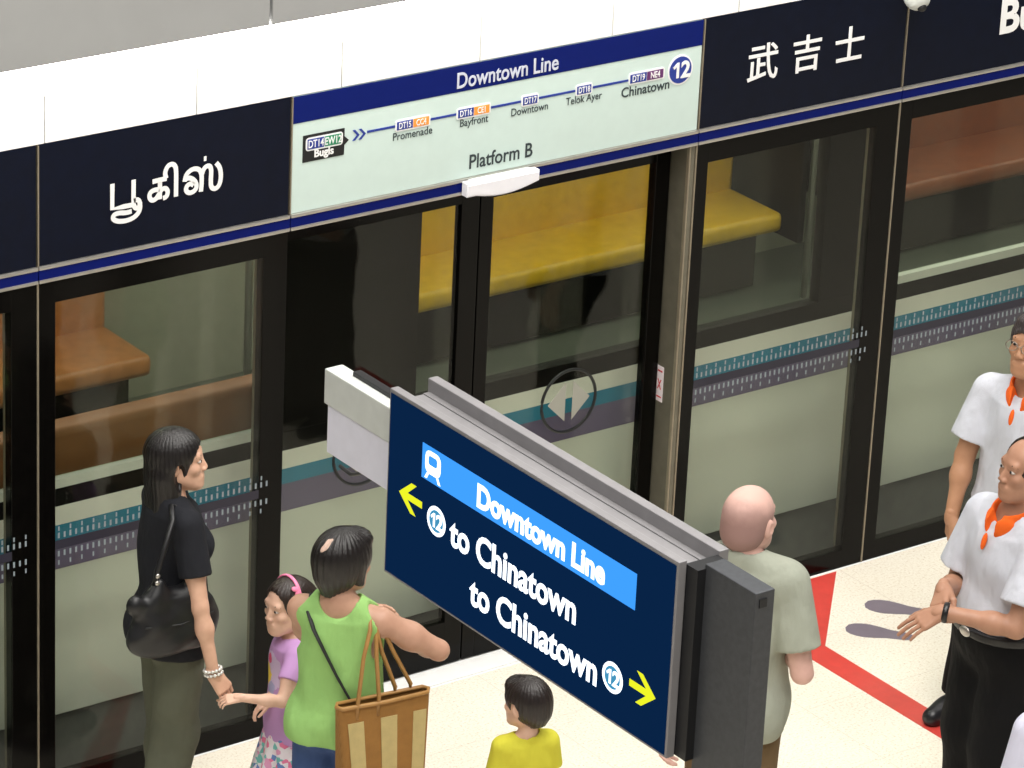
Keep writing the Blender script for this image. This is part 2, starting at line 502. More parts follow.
def twelve(name, size, origin, xd, mat, par):
    """the number 12 with a flagged one"""
    xd = Vector(xd); zd = Vector((0, 0, 1)); o = Vector(origin); n = xd.cross(zd)
    text(name, '2', size, o + xd * (0.02 * size), xd, zd, mat, par, bold=0.03 * size, ext=0.0008)
    q = B()
    pts = [(-0.40, 0.50), (-0.20, 0.68), (-0.08, 0.68), (-0.08, 0.0), (-0.21, 0.0), (-0.21, 0.50), (-0.34, 0.40)]
    va = [q.b.verts.new(o + xd * (x * size) + zd * (z * size) + n * 0.0008) for x, z in pts]
    vb = [q.b.verts.new(o + xd * (x * size) + zd * (z * size) - n * 0.0008) for x, z in pts]
    q.b.faces.new(va); q.b.faces.new(vb[::-1])
    for i in range(len(pts)): q.b.faces.new((va[i], vb[i], vb[(i + 1) % len(pts)], va[(i + 1) % len(pts)]))
    q.obj(name, mat, par)


disc(1.820, 2.430, 0.062, -0.0020, 0.0, 'number_rim', 'letter_white', b2)
disc(1.820, 2.430, 0.055, -0.0030, -0.0015, 'number_disc', 'letter_blue', b2)
twelve('number_lettering', 0.094, (1.820, -0.0036, 2.398), WX, 'letter_white', b2)

# white door lamp on the rail over the doors
ind = empty('door_lamp', (0.945, -0.02, 2.1), 'white curved door indicator lamp on the rail over the sliding doors', 'lamp')
pts = [(0.772, 2.158), (1.112, 2.158), (1.112, 2.115)]
for i in range(1, 8):
    t = i / 8.0
    pts.append((1.112 - t * 0.34, 2.115 - 0.028 * math.sin(PI * min(1, t * 1.0))))
pts.append((0.772, 2.104))
B().prism(pts, 1, -0.060, -0.0135, 0.006).obj('housing', 'plastic_white', ind)
B().box(0.80, 1.085, -0.05, -0.0145, 2.158, 2.1615, 0.001).obj('top_cap', 'sign_light', ind)

# dome camera under the white bulkhead
dm = empty('dome_camera', (2.955, -0.08, 2.56), 'small white dome camera at the top edge of the black boards', 'camera')
B().sphere((2.962, -0.085, 2.580), (0.056, 0.056, 0.056)).obj('dome', 'sign_light', dm, True)
B().sphere((2.958, -0.122, 2.548), (0.020, 0.020, 0.020)).obj('lens', 'sign_black', dm, True)
B().box(2.93, 2.99, -0.09, -0.0005, 2.626, 2.66, 0.006).obj('bracket', 'sign_light', dm)


# ------------------------------------------------------------------ platform screen panels
def fixed_panel(x0, x1, label, ticks=True, wl=0.070, wr=0.105):
    t = empty('screen_panel', ((x0 + x1) / 2, 0, 0), label, 'glass screen')
    g = 0.004
    a, b = x0 + g, x1 - g
    # black frame: stiles and rails behind a flush glass face
    for (p, q, nm) in ((a, a + wl, 'stile'), (b - wr, b, 'stile')):
        o = B().box(p, q, 0.0, 0.045, 0.0, 2.097, 0.002).obj(nm, 'frame_black', t)
    B().box(a + wl, b - wr, 0.0, 0.045, 2.012, 2.097).obj('top_rail', 'frame_black', t)
    B().box(a + wl, b - wr, 0.0, 0.045, 0.0, 0.085).obj('bottom_rail', 'frame_black', t)
    B().box(b - wr + 0.001, b - wr + 0.004, 0.046, 0.062, 0.085, 2.012).obj('back_fin', 'reveal', t)
    B().box(a + wl, b - wr, 0.0005, 0.0085, 0.085, 2.012).obj('glass_pane', 'screen_glass', t)
    B().box(x0 - 0.0035, x0 + 0.0035, -0.004, 0.06, 0.0, 2.097).obj('edge_trim', 'steel_dark', t)
    if ticks:
        y0, y1 = -0.0012, -0.0002
        for (za, zb, zc, zd) in ((1.074, 1.096, 1.104, 1.121), (1.000, 1.022, 0.966, 0.984)):
            tb_ = B(); xx = a + wl + 0.010; i = 0
            while xx < b - wr + 0.055:
                tb_.box(xx, xx + 0.0075, y0, y1, za, zb)
                if i % 2 == 0:
                    tb_.box(xx + 0.001, xx + 0.0070, y0, y1, zc, zd)
                xx += 0.0245; i += 1
            tb_.obj('dot_pattern', 'tick', t)
        B().box(a + wl, b - wr, -0.001, -0.0002, 1.030, 1.066).obj('dark_band', 'tick_band', t)
    return t


fixed_panel(SEAM[0], SEAM[1], 'black framed glass screen cut off at the left edge of the scene')
fixed_panel(SEAM[1], SEAM[2], 'black framed glass screen with dotted band behind the woman in black')
p3 = fixed_panel(SEAM[3], SEAM[4], 'black framed glass screen with dotted band just right of the sliding doors', wl=0.062, wr=0.112)
fixed_panel(SEAM[4], SEAM[5], 'black framed glass screen behind the two men in orange collars')
fixed_panel(SEAM[5], SEAM[6], 'black framed glass screen beyond the two men, outside the picture', False)

# metal jamb between the doors and the right hand screen
jb = empty('door_jamb', (1.93, 0.06, 0), 'grey metal door jamb with small red and white notice', 'door jamb')
B().box(1.905, 1.924, 0.0, 0.235, 0.0, 2.095, 0.002).obj('post', 'reveal', jb)
B().box(1.897, 1.905, 0.0, 0.018, 0.0, 2.095, 0.002).obj('edge_strip', 'steel_dark', jb)
st = B().box(1.9035, 1.9052, 0.085, 0.128, 0.955, 1.11).obj('notice', 'sticker_white', jb)
nb = B()
for z, s in ((1.03, 0.022),):
    for sg in (1, -1):
        nb.prism([(0.108 - s * 0.6, z - s * sg), (0.108 - s * 0.6 + 0.006, z - s * sg), (0.108 + s * 0.6, z + s * sg), (0.108 + s * 0.6 - 0.006, z + s * sg)], 0, 1.9028, 1.9036)
nb.box(1.9028, 1.9036, 0.092, 0.122, 1.085, 1.092); nb.box(1.9028, 1.9036, 0.092, 0.122, 0.972, 0.978)
nb.obj('notice_print', 'sticker_red', jb)


def leaf(x0, x1, wl, wr, label):
    t = empty('sliding_door', ((x0 + x1) / 2, 0.12, 0), label, 'door', 'platform sliding doors')
    y0, y1 = 0.120, 0.165
    B().box(x0, x0 + wl, y0, y1, 0.01, 2.09, 0.003).obj('stile', 'frame_black', t)
    B().box(x1 - wr, x1, y0, y1, 0.01, 2.09, 0.003).obj('stile', 'frame_black', t)
    B().box(x0 + wl, x1 - wr, y0, y1, 2.002, 2.09).obj('top_rail', 'frame_black', t)
    B().box(x0 + wl, x1 - wr, y0, y1, 0.01, 0.20).obj('bottom_rail', 'frame_black', t)
    B().box(x0 + wl, x1 - wr, y0 + 0.012, y0 + 0.02, 0.20, 2.002).obj('glass_pane', 'screen_glass', t)
    return t


dl = leaf(0.012, 0.962, 0.060, 0.085, 'left leaf of the closed glass platform doors, mostly dark behind')
dr = leaf(0.968, 1.900, 0.062, 0.072, 'right leaf of the closed glass platform doors with round arrow sticker')
for t, cx in ((dl, 0.455), (dr, 1.457)):
    cz, r = 1.044, 0.135
    ys = 0.129
    s = B(); s.tube([(cx + r * math.cos(2 * PI * i / 40), ys + 0.002, cz + r * math.sin(2 * PI * i / 40)) for i in range(40)], 0.0065, 6, True)
    s.obj('sticker_ring', 'black_card', t)
    s = B()
    for sg in (-1, 1):
        s.prism([(cx + sg * 0.018, cz - 0.085), (cx + sg * 0.018, cz + 0.085), (cx + sg * 0.105, cz)], 1, ys, ys + 0.002)
    s.obj('sticker_arrows', 'sticker_grey', t)
sill = B().box(-0.0, 1.929, 0.001, 0.20, -0.15, 0.003).obj('door_sill', 'white_panel')
tag(sill, 'pale metal door sill strip along the foot of the sliding doors', 'door sill')
edge = B().box(-6, 8, -0.012, -0.001, 0.0, 0.0012).obj('trim_6', 'white_panel'); tag(edge, kind='structure')


# ------------------------------------------------------------------ floor markings
def marking(mirror, label):
    def X(v): return 1.929 - v if mirror else v
    pts = [(2.676, -0.02), (2.843, -0.02), (2.342, -0.543), (2.335, -2.6), (2.215, -2.6), (2.215, -0.585)]
    o = B().prism([(X(a), b) for a, b in pts], 2, 0.0004, 0.0016).obj('floor_marking', 'red_paint')
    tag(o, label, 'floor marking'); return o


marking(False, 'angled red stripe painted on the floor right of the sliding doors')
marking(True, 'angled red stripe on the floor left of the sliding doors, by the woman in black')


def footprint(toe, heel, mirror, label):
    def X(v): return 1.929 - v if mirror else v
    a = Vector((X(toe[0]), toe[1])); b = Vector((X(heel[0]), heel[1]))
    d = (b - a); ln = d.length; d.normalize(); n = Vector((-d.y, d.x))
    prof = [(0, 0.0), (0.03, 0.26), (0.10, 0.40), (0.2, 0.48), (0.32, 0.50), (0.48, 0.42), (0.62, 0.32), (0.75, 0.29), (0.88, 0.27), (0.96, 0.18), (1.0, 0.0)]
    w = 0.125
    Lp = [a + d * (t * ln) + n * (h * w) for t, h in prof]; Rp = [a + d * (t * ln) - n * (h * w) for t, h in prof[1:-1]][::-1]
    o = B().prism([(v.x, v.y) for v in Lp + Rp], 2, 0.0004, 0.0016).obj('footprint_marking', 'grey_paint')
    return tag(o, label, 'floor marking', 'painted footprints')


footprint((2.741, -0.325), (2.930, -0.550), False, 'grey painted footprint nearer the glass, in front of the two men')
footprint((2.525, -0.455), (2.714, -0.680), False, 'grey painted footprint nearer the red stripe, under the pointing hand')
footprint((2.741, -0.325), (2.930, -0.550), True, 'grey painted footprint nearer the glass, below the woman in black')
footprint((2.525, -0.455), (2.714, -0.680), True, 'grey painted footprint nearer the left red stripe, below the woman in black')

# ------------------------------------------------------------------ train
TY = 0.30
tr = empty('metro_train', (2.0, 1.7, 0.0), 'metro train with teal and purple stripe standing behind the glass screens', 'train')
XA, XB = -3.5, 8.5
B().box(XA, XB, TY, TY + 0.06, 0.16, 1.042, 0.004).obj('body_side', 'train_body', tr)
B().box(XA, XB, TY + 0.02, TY + 0.10, -0.95, 0.158).obj('skirt', 'train_skirt', tr)
sb = B(); sb.box(XA, XB, TY - 0.0015, TY, 0.965, 1.042); sb.obj('cream_stripe', 'train_cream', tr)
B().box(XA, XB, TY - 0.0015, TY, 0.900, 0.965).obj('teal_stripe', 'train_teal', tr)
B().box(XA, XB, TY - 0.0015, TY, 0.782, 0.900).obj('purple_stripe', 'train_purple', tr)
B().box(XA, XB, TY, TY + 0.06, 1.042, 1.120).obj('black_band', 'train_black', tr)
B().box(XA, XB, TY, TY + 0.06, 2.25, 2.9).obj('cantrail', 'train_body', tr)
WIN = [(-3.4, 0.10, True), (0.82, 2.90, False), (3.28, 7.4, True)]
for a, b, lip in WIN:
    w_ = B().box(a, b, TY + 0.02, TY + 0.028, 1.12, 2.25).obj('window_pane', 'train_glass', tr)
    if lip:
        B().box(a, b, TY - 0.004, TY + 0.03, 1.118, 1.155).obj('window_sill_strip', 'train_body', tr)
for a, b in ((-3.5, -3.4), (0.10, 0.82), (2.90, 3.28), (7.4, 8.5)):
    B().box(a, b, TY, TY + 0.06, 1.12, 2.25, 0.003).obj('pillar', 'train_black', tr)
B().box(XA, XB, TY + 0.06, 3.2, -0.12, 0.0).obj('cabin_floor', 'interior_floor', tr)
B().box(XA, XB, 3.1, 3.2, 0.0, 2.9).obj('far_side', 'interior_wall', tr)
B().box(XA, XB, TY, 3.2, 2.55, 2.9).obj('roof', 'interior_wall', tr)
B().box(XA, XB, 1.4, 1.75, 2.535, 2.549).obj('cabin_lamp', 'train_lamp', tr)


def bench(x0, x1, m):
    B().box(x0, x1, 2.55, 2.98, 0.36, 0.46, 0.03).obj('bench_seat', m, tr, True)
    B().box(x0, x1, 2.95, 3.08, 0.40, 1.05, 0.03).obj('bench_back', m, tr, True)
    B().box(x0 + 0.02, x1 - 0.02, 2.72, 3.08, 0.02, 0.36).obj('bench_base', 'train_black', tr)


bench(-2.6, 0.98, 'seat_orange'); bench(2.15, 4.62, 'seat_yellow'); bench(5.30, 8.2, 'seat_red')
B().box(-2.2, 0.45, 0.40, 0.52, 0.46, 1.30, 0.03).obj('bench_back', 'seat_brown', tr, True)
B().box(-2.2, 0.45, 0.50, 0.95, 0.36, 0.46, 0.03).obj('bench_seat', 'seat_brown', tr, True)
for xx, yy in ((1.45, 2.5), (4.75, 2.5), (5.15, 2.5), (2.05, 2.5), (3.4, 1.75)):
    B().tube([(xx, yy, 0.0), (xx, yy, 2.55)], 0.017, 10).obj('grab_pole', 'steel', tr, True)
B().box(4.68, 4.72, 2.5, 3.1, 0.3, 1.9, 0.01).obj('draught_screen', 'train_black', tr)
B().box(5.20, 5.24, 2.5, 3.1, 0.3, 1.9, 0.01).obj('draught_screen', 'train_black', tr)

# ------------------------------------------------------------------ hanging direction sign on its post
SX = -1.6
sg = empty('direction_sign', (-1.51, -4.45, 0.0), 'backlit navy direction sign reading to Chinatown on a dark post', 'sign')
B().box(SX, SX + 0.028, -4.312, -2.960, 2.325, 2.912, 0.003).obj('front_casing', 'sign_grey', sg)
B().box(SX - 0.0012, SX + 0.001, -4.304, -2.967, 2.333, 2.900).obj('face_panel', 'sign_face', sg)
B().box(SX + 0.028, -1.463, -4.305, -2.962, 2.340, 2.868, 0.003).obj('core_box', 'sign_grey', sg)
B().box(-1.463, -1.430, -4.312, -2.955, 2.325, 2.912, 0.003).obj('rear_casing', 'sign_grey', sg)
B().box(-1.485, -1.463, -4.30, -2.965, 2.866, 2.872).obj('top_channel', 'sign_grey', sg)
B().box(-1.552, -1.488, -2.99, -2.550, 2.700, 2.812, 0.004).obj('beam_cap', 'sign_light', sg)
B().box(-1.548, -1.492, -2.99, -2.566, 2.545, 2.700, 0.003).obj('beam', 'sign_white', sg)
B().box(-1.512, -1.484, -2.99, -2.640, 2.806, 2.826, 0.002).obj('beam_slot', 'sign_black', sg)
B().box(-1.543, -1.478, -4.565, -4.352, 0.0, 2.912, 0.003).obj('post', 'sign_dark', sg)
B().box(-1.571, -1.464, -4.358, -4.306, 2.33, 2.90).obj('post_joint', 'sign_black', sg)
B().box(-1.530, -1.505, -4.568, -4.562, 2.868, 2.892).obj('bolt_socket', 'sign_black', sg)
B().tube([(-1.52, -2.75, 2.55), (-1.52, -2.70, 2.520), (-1.52, -2.66, 2.500), (-1.52, -2.60, 2.505)], 0.006, 8).obj('cable', 'sign_black', sg, True)

FX = SX - 0.0016
SD, SU = (0, -1, 0), (0, 0, 1)


def sbox(y0, y1, z0, z1, name, mat, off=0.0):
    return B().box(FX - 0.001 - off, FX + 0.0004, min(y0, y1), max(y0, y1), z0, z1).obj(name, mat, sg)


def sdisc(cy, cz, r, mat, name, off, n=32):
    return B().prism([(cy + r * math.cos(2 * PI * i / n), cz + r * math.sin(2 * PI * i / n)) for i in range(n)], 0, FX - off - 0.0008, FX - off).obj(name, mat, sg)


sbox(-3.135, -4.142, 2.700, 2.808, 'line_band', 'sign_band')
text('line_lettering', 'Downtown Line', 0.098, (FX - 0.0014, -3.405, 2.718), SD, SU, 'sign_text', sg, bold=0.0036, sx=0.93)
text('route_lettering', 'to Chinatown', 0.112, (FX - 0.0006, -3.286, 2.548), SD, SU, 'sign_text', sg, bold=0.0028, sx=0.96, sy=1.08)
text('route_lettering', 'to Chinatown', 0.112, (FX - 0.0006, -3.394, 2.406), SD, SU, 'sign_text', sg, bold=0.0028, sx=0.96, sy=1.08)
for cy, cz in ((-3.216, 2.590), (-4.064, 2.462)):
    sdisc(cy, cz, 0.046, 'sign_text', 'number_disc', 0.0002)
    sdisc(cy, cz, 0.034, 'sign_teal', 'number_centre', 0.0008)
    twelve('number_lettering', 0.064, (FX - 0.0022, cy, cz - 0.021), SD, 'sign_text', sg)


def arrow(tip, tail, z, name='arrow'):
    s = 1 if tip > tail else -1
    w = 0.0105
    q = B()
    q.prism([(tip, z), (tip - s * 0.0, z), (tail, z + w), (tail, z - w)][0:0] or [(tip - s * 0.012, z - w), (tail, z - w), (tail, z + w), (tip - s * 0.012, z + w)], 0, FX - 0.0008, FX)
    for e in (1, -1):
        q.prism([(tip, z), (tip - s * 0.060, z + e * 0.048), (tip - s * 0.086, z + e * 0.048), (tip - s * 0.030, z)], 0, FX - 0.0008, FX)
    q.obj(name, 'sign_yellow', sg)


arrow(-3.026, -3.142, 2.611)
arrow(-4.254, -4.138, 2.482)
# train pictogram on the band: rounded front with window, standing on two rails
q = B()
def rr(cy, cz, w, h, r):
    pts = []
    for sx_, sz_, s0 in ((1, 1, 0), (-1, 1, 90), (-1, -1, 180), (1, -1, 270)):
        for a in range(0, 91, 30):
            pts.append((cy + sx_ * (w - r) + r * math.cos(math.radians(s0 + a)), cz + sz_ * (h - r) + r * math.sin(math.radians(s0 + a))))
    return pts
q.prism(rr(-3.190, 2.760, 0.038, 0.036, 0.022), 0, FX - 0.0020, FX - 0.0012)
for e in (1, -1):
    q.prism([(-3.190 + e * 0.016, 2.728), (-3.190 + e * 0.026, 2.728), (-3.190 + e * 0.040, 2.706), (-3.190 + e * 0.028, 2.706)], 0, FX - 0.0020, FX - 0.0012)
q.obj('train_symbol', 'sign_text', sg)
B().prism(rr(-3.190, 2.767, 0.021, 0.014, 0.008), 0, FX - 0.0028, FX - 0.0019).obj('symbol_window', 'sign_band', sg)
#PEOPLE
# ------------------------------------------------------------------ people: distance-field sculpting
class Vox:
    """a small sculpting grid: smooth unions of round shapes, meshed with surface nets"""
    def __init__(s, lo, hi, h):
        s.lo = np.array(lo, np.float32); s.h = h
        n = np.ceil((np.array(hi) - s.lo) / h).astype(int) + 1
        s.ax = [s.lo[i] + h * np.arange(n[i], dtype=np.float32) for i in range(3)]
        s.F = np.full(n, 0.3, np.float32)

    def _sl(s, lo, hi):
        r = []
        for i in range(3):
            a = int(np.clip(np.floor((lo[i] - s.lo[i]) / s.h), 0, s.F.shape[i])); b = int(np.clip(np.ceil((hi[i] - s.lo[i]) / s.h) + 1, 0, s.F.shape[i]))
            r.append(slice(a, b))
        return tuple(r)

    def _xyz(s, sl):
        return np.meshgrid(s.ax[0][sl[0]], s.ax[1][sl[1]], s.ax[2][sl[2]], indexing='ij')

    def put(s, p):
        """p = (kind, ..., k, mode)"""
        kind = p[0]
        if kind == 'c':
            _, a, b, ra, rb, k, mode = p
            a = np.array(a, np.float32); b = np.array(b, np.float32); R = max(ra, rb)
            lo, hi = np.minimum(a, b) - R, np.maximum(a, b) + R
        elif kind == 'cut':                      # flat-ended cone from a to b
            _, a, b, ra, rb, k, mode = p
            a = np.array(a, np.float32); b = np.array(b, np.float32); R = max(ra, rb)
            lo, hi = np.minimum(a, b) - R, np.maximum(a, b) + R
        elif kind == 'e':
            _, c, r, Rm, k, mode = p
            c = np.array(c, np.float32); r = np.array(r, np.float32); R = float(r.max()) if Rm is not None else None
            ext = np.array([R, R, R]) if Rm is not None else r
            lo, hi = c - ext, c + ext
        elif kind == 't':                        # elliptical cone, z0..z1
            _, c, z0, z1, r0, r1, k, mode = p
            m = np.maximum(r0, r1)
            lo = np.array([c[0] - m[0], c[1] - m[1], z0]); hi = np.array([c[0] + m[0], c[1] + m[1], z1])
        elif kind == 'ring':
            _, c, Rm, rx, ry, rt, rz, k, mode = p
            c = np.array(c, np.float32); m = max(rx, ry) + max(rt, rz)
            lo, hi = c - m, c + m
        mg = k + 3 * s.h
        sl = s._sl(lo - mg, hi + mg)
        if any(q.stop <= q.start for q in sl):
            return s
        X, Y, Z = s._xyz(sl)
        if kind in ('c', 'cut'):
            ba = b - a; L2 = float(ba @ ba) + 1e-9
            px, py, pz = X - a[0], Y - a[1], Z - a[2]
            t0 = (px * ba[0] + py * ba[1] + pz * ba[2]) / L2
            t = np.clip(t0, 0, 1)
            d = np.sqrt((px - t * ba[0]) ** 2 + (py - t * ba[1]) ** 2 + (pz - t * ba[2]) ** 2) - (ra + (rb - ra) * t)
            if kind == 'cut':
                d = np.maximum(d, (t0 - 1) * math.sqrt(L2))
        elif kind == 'e':
            px, py, pz = X - c[0], Y - c[1], Z - c[2]
            if Rm is not None:
                Q = np.array(Rm, np.float32).T
                px, py, pz = (Q[0, 0] * px + Q[0, 1] * py + Q[0, 2] * pz, Q[1, 0] * px + Q[1, 1] * py + Q[1, 2] * pz, Q[2, 0] * px + Q[2, 1] * py + Q[2, 2] * pz)
            k0 = np.sqrt((px / r[0]) ** 2 + (py / r[1]) ** 2 + (pz / r[2]) ** 2)
            k1 = np.sqrt((px / r[0] ** 2) ** 2 + (py / r[1] ** 2) ** 2 + (pz / r[2] ** 2) ** 2) + 1e-6
            d = k0 * (k0 - 1) / k1
        elif kind == 't':
            t = np.clip((Z - z0) / (z1 - z0), 0, 1)
            rx = r0[0] + (r1[0] - r0[0]) * t; ry = r0[1] + (r1[1] - r0[1]) * t
            q = np.sqrt(((X - c[0]) / rx) ** 2 + ((Y - c[1]) / ry) ** 2)
            d = np.maximum((q - 1) * np.minimum(rx, ry), np.maximum(z0 - Z, Z - z1))
        elif kind == 'ring':
            px, py, pz = X - c[0], Y - c[1], Z - c[2]
            Q = np.array(Rm, np.float32).T
            px, py, pz = (Q[0, 0] * px + Q[0, 1] * py + Q[0, 2] * pz, Q[1, 0] * px + Q[1, 1] * py + Q[1, 2] * pz, Q[2, 0] * px + Q[2, 1] * py + Q[2, 2] * pz)
            q = np.sqrt((px / rx) ** 2 + (py / ry) ** 2)
            rad = (q - 1) * min(rx, ry)
            d = (np.sqrt((rad / rt) ** 2 + (pz / rz) ** 2) - 1) * min(rt, rz)
        A = s.F[sl]
        if mode == 'u':
            if k > 0:
                hh = np.clip(0.5 + 0.5 * (A - d) / k, 0, 1); A[:] = A + (d - A) * hh - k * hh * (1 - hh)
            else:
                np.minimum(A, d, out=A)
        else:
            if k > 0:
                hh = np.clip(0.5 + 0.5 * (A + d) / k, 0, 1); A[:] = A * hh + (-d) * (1 - hh) + k * hh * (1 - hh)
                # outside the influence the value stays as it was
            else:
                np.maximum(A, -d, out=A)
        return s

    def puts(s, ps):
        for p in ps:
            s.put(p)
        return s

    def plane(s, n, off, keep_below=True):
        """keep the side with n.p < off"""
        X, Y, Z = s._xyz((slice(None),) * 3)
        d = n[0] * X + n[1] * Y + n[2] * Z - off
        np.maximum(s.F, d if keep_below else -d, out=s.F); return s

    def ripple(s, amp, freqs):
        X, Y, Z = s._xyz((slice(None),) * 3)
        for (fx, fy, fz, ph) in freqs:
            s.F += amp * np.sin(fx * X + fy * Y + fz * Z + ph)
        return s

    def mesh(s):
        F = s.F; S = F < 0
        n = F.shape
        c = [S[i:n[0] - 1 + i, j:n[1] - 1 + j, k:n[2] - 1 + k] for i in (0, 1) for j in (0, 1) for k in (0, 1)]
        anyn = c[0].copy(); alln = c[0].copy()
        for q in c[1:]:
            anyn |= q; alln &= q
        act = anyn & ~alln
        I, J, K = np.nonzero(act)
        vid = np.full(act.shape, -1, np.int32); vid[I, J, K] = np.arange(len(I), dtype=np.int32)
        offs = [(i, j, k) for i in (0, 1) for j in (0, 1) for k in (0, 1)]
        val = np.stack([F[I + o[0], J + o[1], K + o[2]] for o in offs], 1)
        acc = np.zeros((len(I), 3), np.float32); cnt = np.zeros(len(I), np.float32)
        for a in range(8):
            for b in range(a + 1, 8):
                d = np.array(offs[b]) - np.array(offs[a])
                if np.abs(d).sum() != 1: continue
                va, vb = val[:, a], val[:, b]
                m = (va < 0) != (vb < 0)
                t = np.where(m, va / np.where(m, va - vb, 1), 0)
                acc += m[:, None] * (np.array(offs[a], np.float32)[None] + t[:, None] * d[None]); cnt += m
        V = np.stack([I, J, K], 1) + acc / np.maximum(cnt, 1)[:, None]
        V = s.lo[None] + V * s.h
        faces = []
        for ax in range(3):
            sl0 = [slice(None)] * 3; sl1 = [slice(None)] * 3
            sl0[ax] = slice(0, -1); sl1[ax] = slice(1, None)
            A_, B_ = S[tuple(sl0)], S[tuple(sl1)]
            P = np.argwhere(A_ != B_)
            u_, v_ = (ax + 1) % 3, (ax + 2) % 3
            ok = (P[:, u_] > 0) & (P[:, v_] > 0) & (P[:, u_] < n[u_] - 1) & (P[:, v_] < n[v_] - 1)
            P = P[ok]
            if len(P) == 0: continue
            sgn = A_[tuple(P.T)]
            def vv(du, dv):
                Q = P.copy(); Q[:, u_] += du; Q[:, v_] += dv
                return vid[tuple(Q.T)]
            q = np.stack([vv(-1, -1), vv(0, -1), vv(0, 0), vv(-1, 0)], 1)
            q[~sgn] = q[~sgn][:, ::-1]
            faces.append(q)
        Fc = np.concatenate(faces) if faces else np.zeros((0, 4), np.int32)
        Fc = Fc[(Fc >= 0).all(1)]
        # one gentle smoothing pass
        for _ in range(2):
            sm = np.zeros_like(V); ct_ = np.zeros(len(V), np.float32)
            for a, b in ((0, 1), (1, 2), (2, 3), (3, 0)):
                np.add.at(sm, Fc[:, a], V[Fc[:, b]]); np.add.at(ct_, Fc[:, a], 1)
                np.add.at(sm, Fc[:, b], V[Fc[:, a]]); np.add.at(ct_, Fc[:, b], 1)
            g = ct_ > 0
            V[g] = V[g] * 0.6 + 0.4 * sm[g] / ct_[g][:, None]
        return V, Fc


def npmesh(name, parts, mat, parent, mtx=None):
    """parts: list of (V, F); joined into one mesh object, vertices local to parent"""
    VS, FS, off = [], [], 0
    for V, F in parts:
        VS.append(V); FS.append(F + off); off += len(V)
    V = np.concatenate(VS); F = np.concatenate(FS)
    me = bpy.data.meshes.new(name)
    me.vertices.add(len(V)); me.vertices.foreach_set('co', V.astype(np.float32).ravel())
    me.loops.add(F.size); me.loops.foreach_set('vertex_index', F.astype(np.int32).ravel())
    me.polygons.add(len(F)); me.polygons.foreach_set('loop_start', np.arange(0, F.size, 4, dtype=np.int32))
    me.polygons.foreach_set('loop_total', np.full(len(F), 4, np.int32))
    me.polygons.foreach_set('use_smooth', np.ones(len(F), bool))
    me.update(calc_edges=True); me.validate()
    for m in (mat if isinstance(mat, (list, tuple)) else [mat]):
        me.materials.append(M[m] if isinstance(m, str) else m)
    o = bpy.data.objects.new(name, me); COL.objects.link(o); o.parent = parent
    return o


def Rz(a): return np.array([[math.cos(a), -math.sin(a), 0], [math.sin(a), math.cos(a), 0], [0, 0, 1]])
def Rx(a): return np.array([[1, 0, 0], [0, math.cos(a), -math.sin(a)], [0, math.sin(a), math.cos(a)]])
def Ry(a): return np.array([[math.cos(a), 0, math.sin(a)], [0, 1, 0], [-math.sin(a), 0, math.cos(a)]])


CR = np.array([0.799, -0.602]); CA = np.array([0.602, 0.799])   # two level directions used to say which way people face


def yaw_of(deg):
    f = math.cos(math.radians(deg)) * CR + math.sin(math.radians(deg)) * CA
    return math.atan2(-f[0], f[1])


def unit(v):
    v = np.array(v, float); return v / (np.linalg.norm(v) + 1e-9)


def ik(S, W, l1, l2, pole):
    S, W = np.array(S, float), np.array(W, float)
    d = W - S; n = np.linalg.norm(d)
    if n > (l1 + l2) * 0.995:
        W = S + d / n * (l1 + l2) * 0.995; d = W - S; n = np.linalg.norm(d)
    a = (l1 * l1 - l2 * l2 + n * n) / (2 * n); h = math.sqrt(max(0, l1 * l1 - a * a))
    u_ = d / n; p = np.array(pole, float); p = p - u_ * (p @ u_); p = unit(p)
    return S + u_ * a + p * h, W


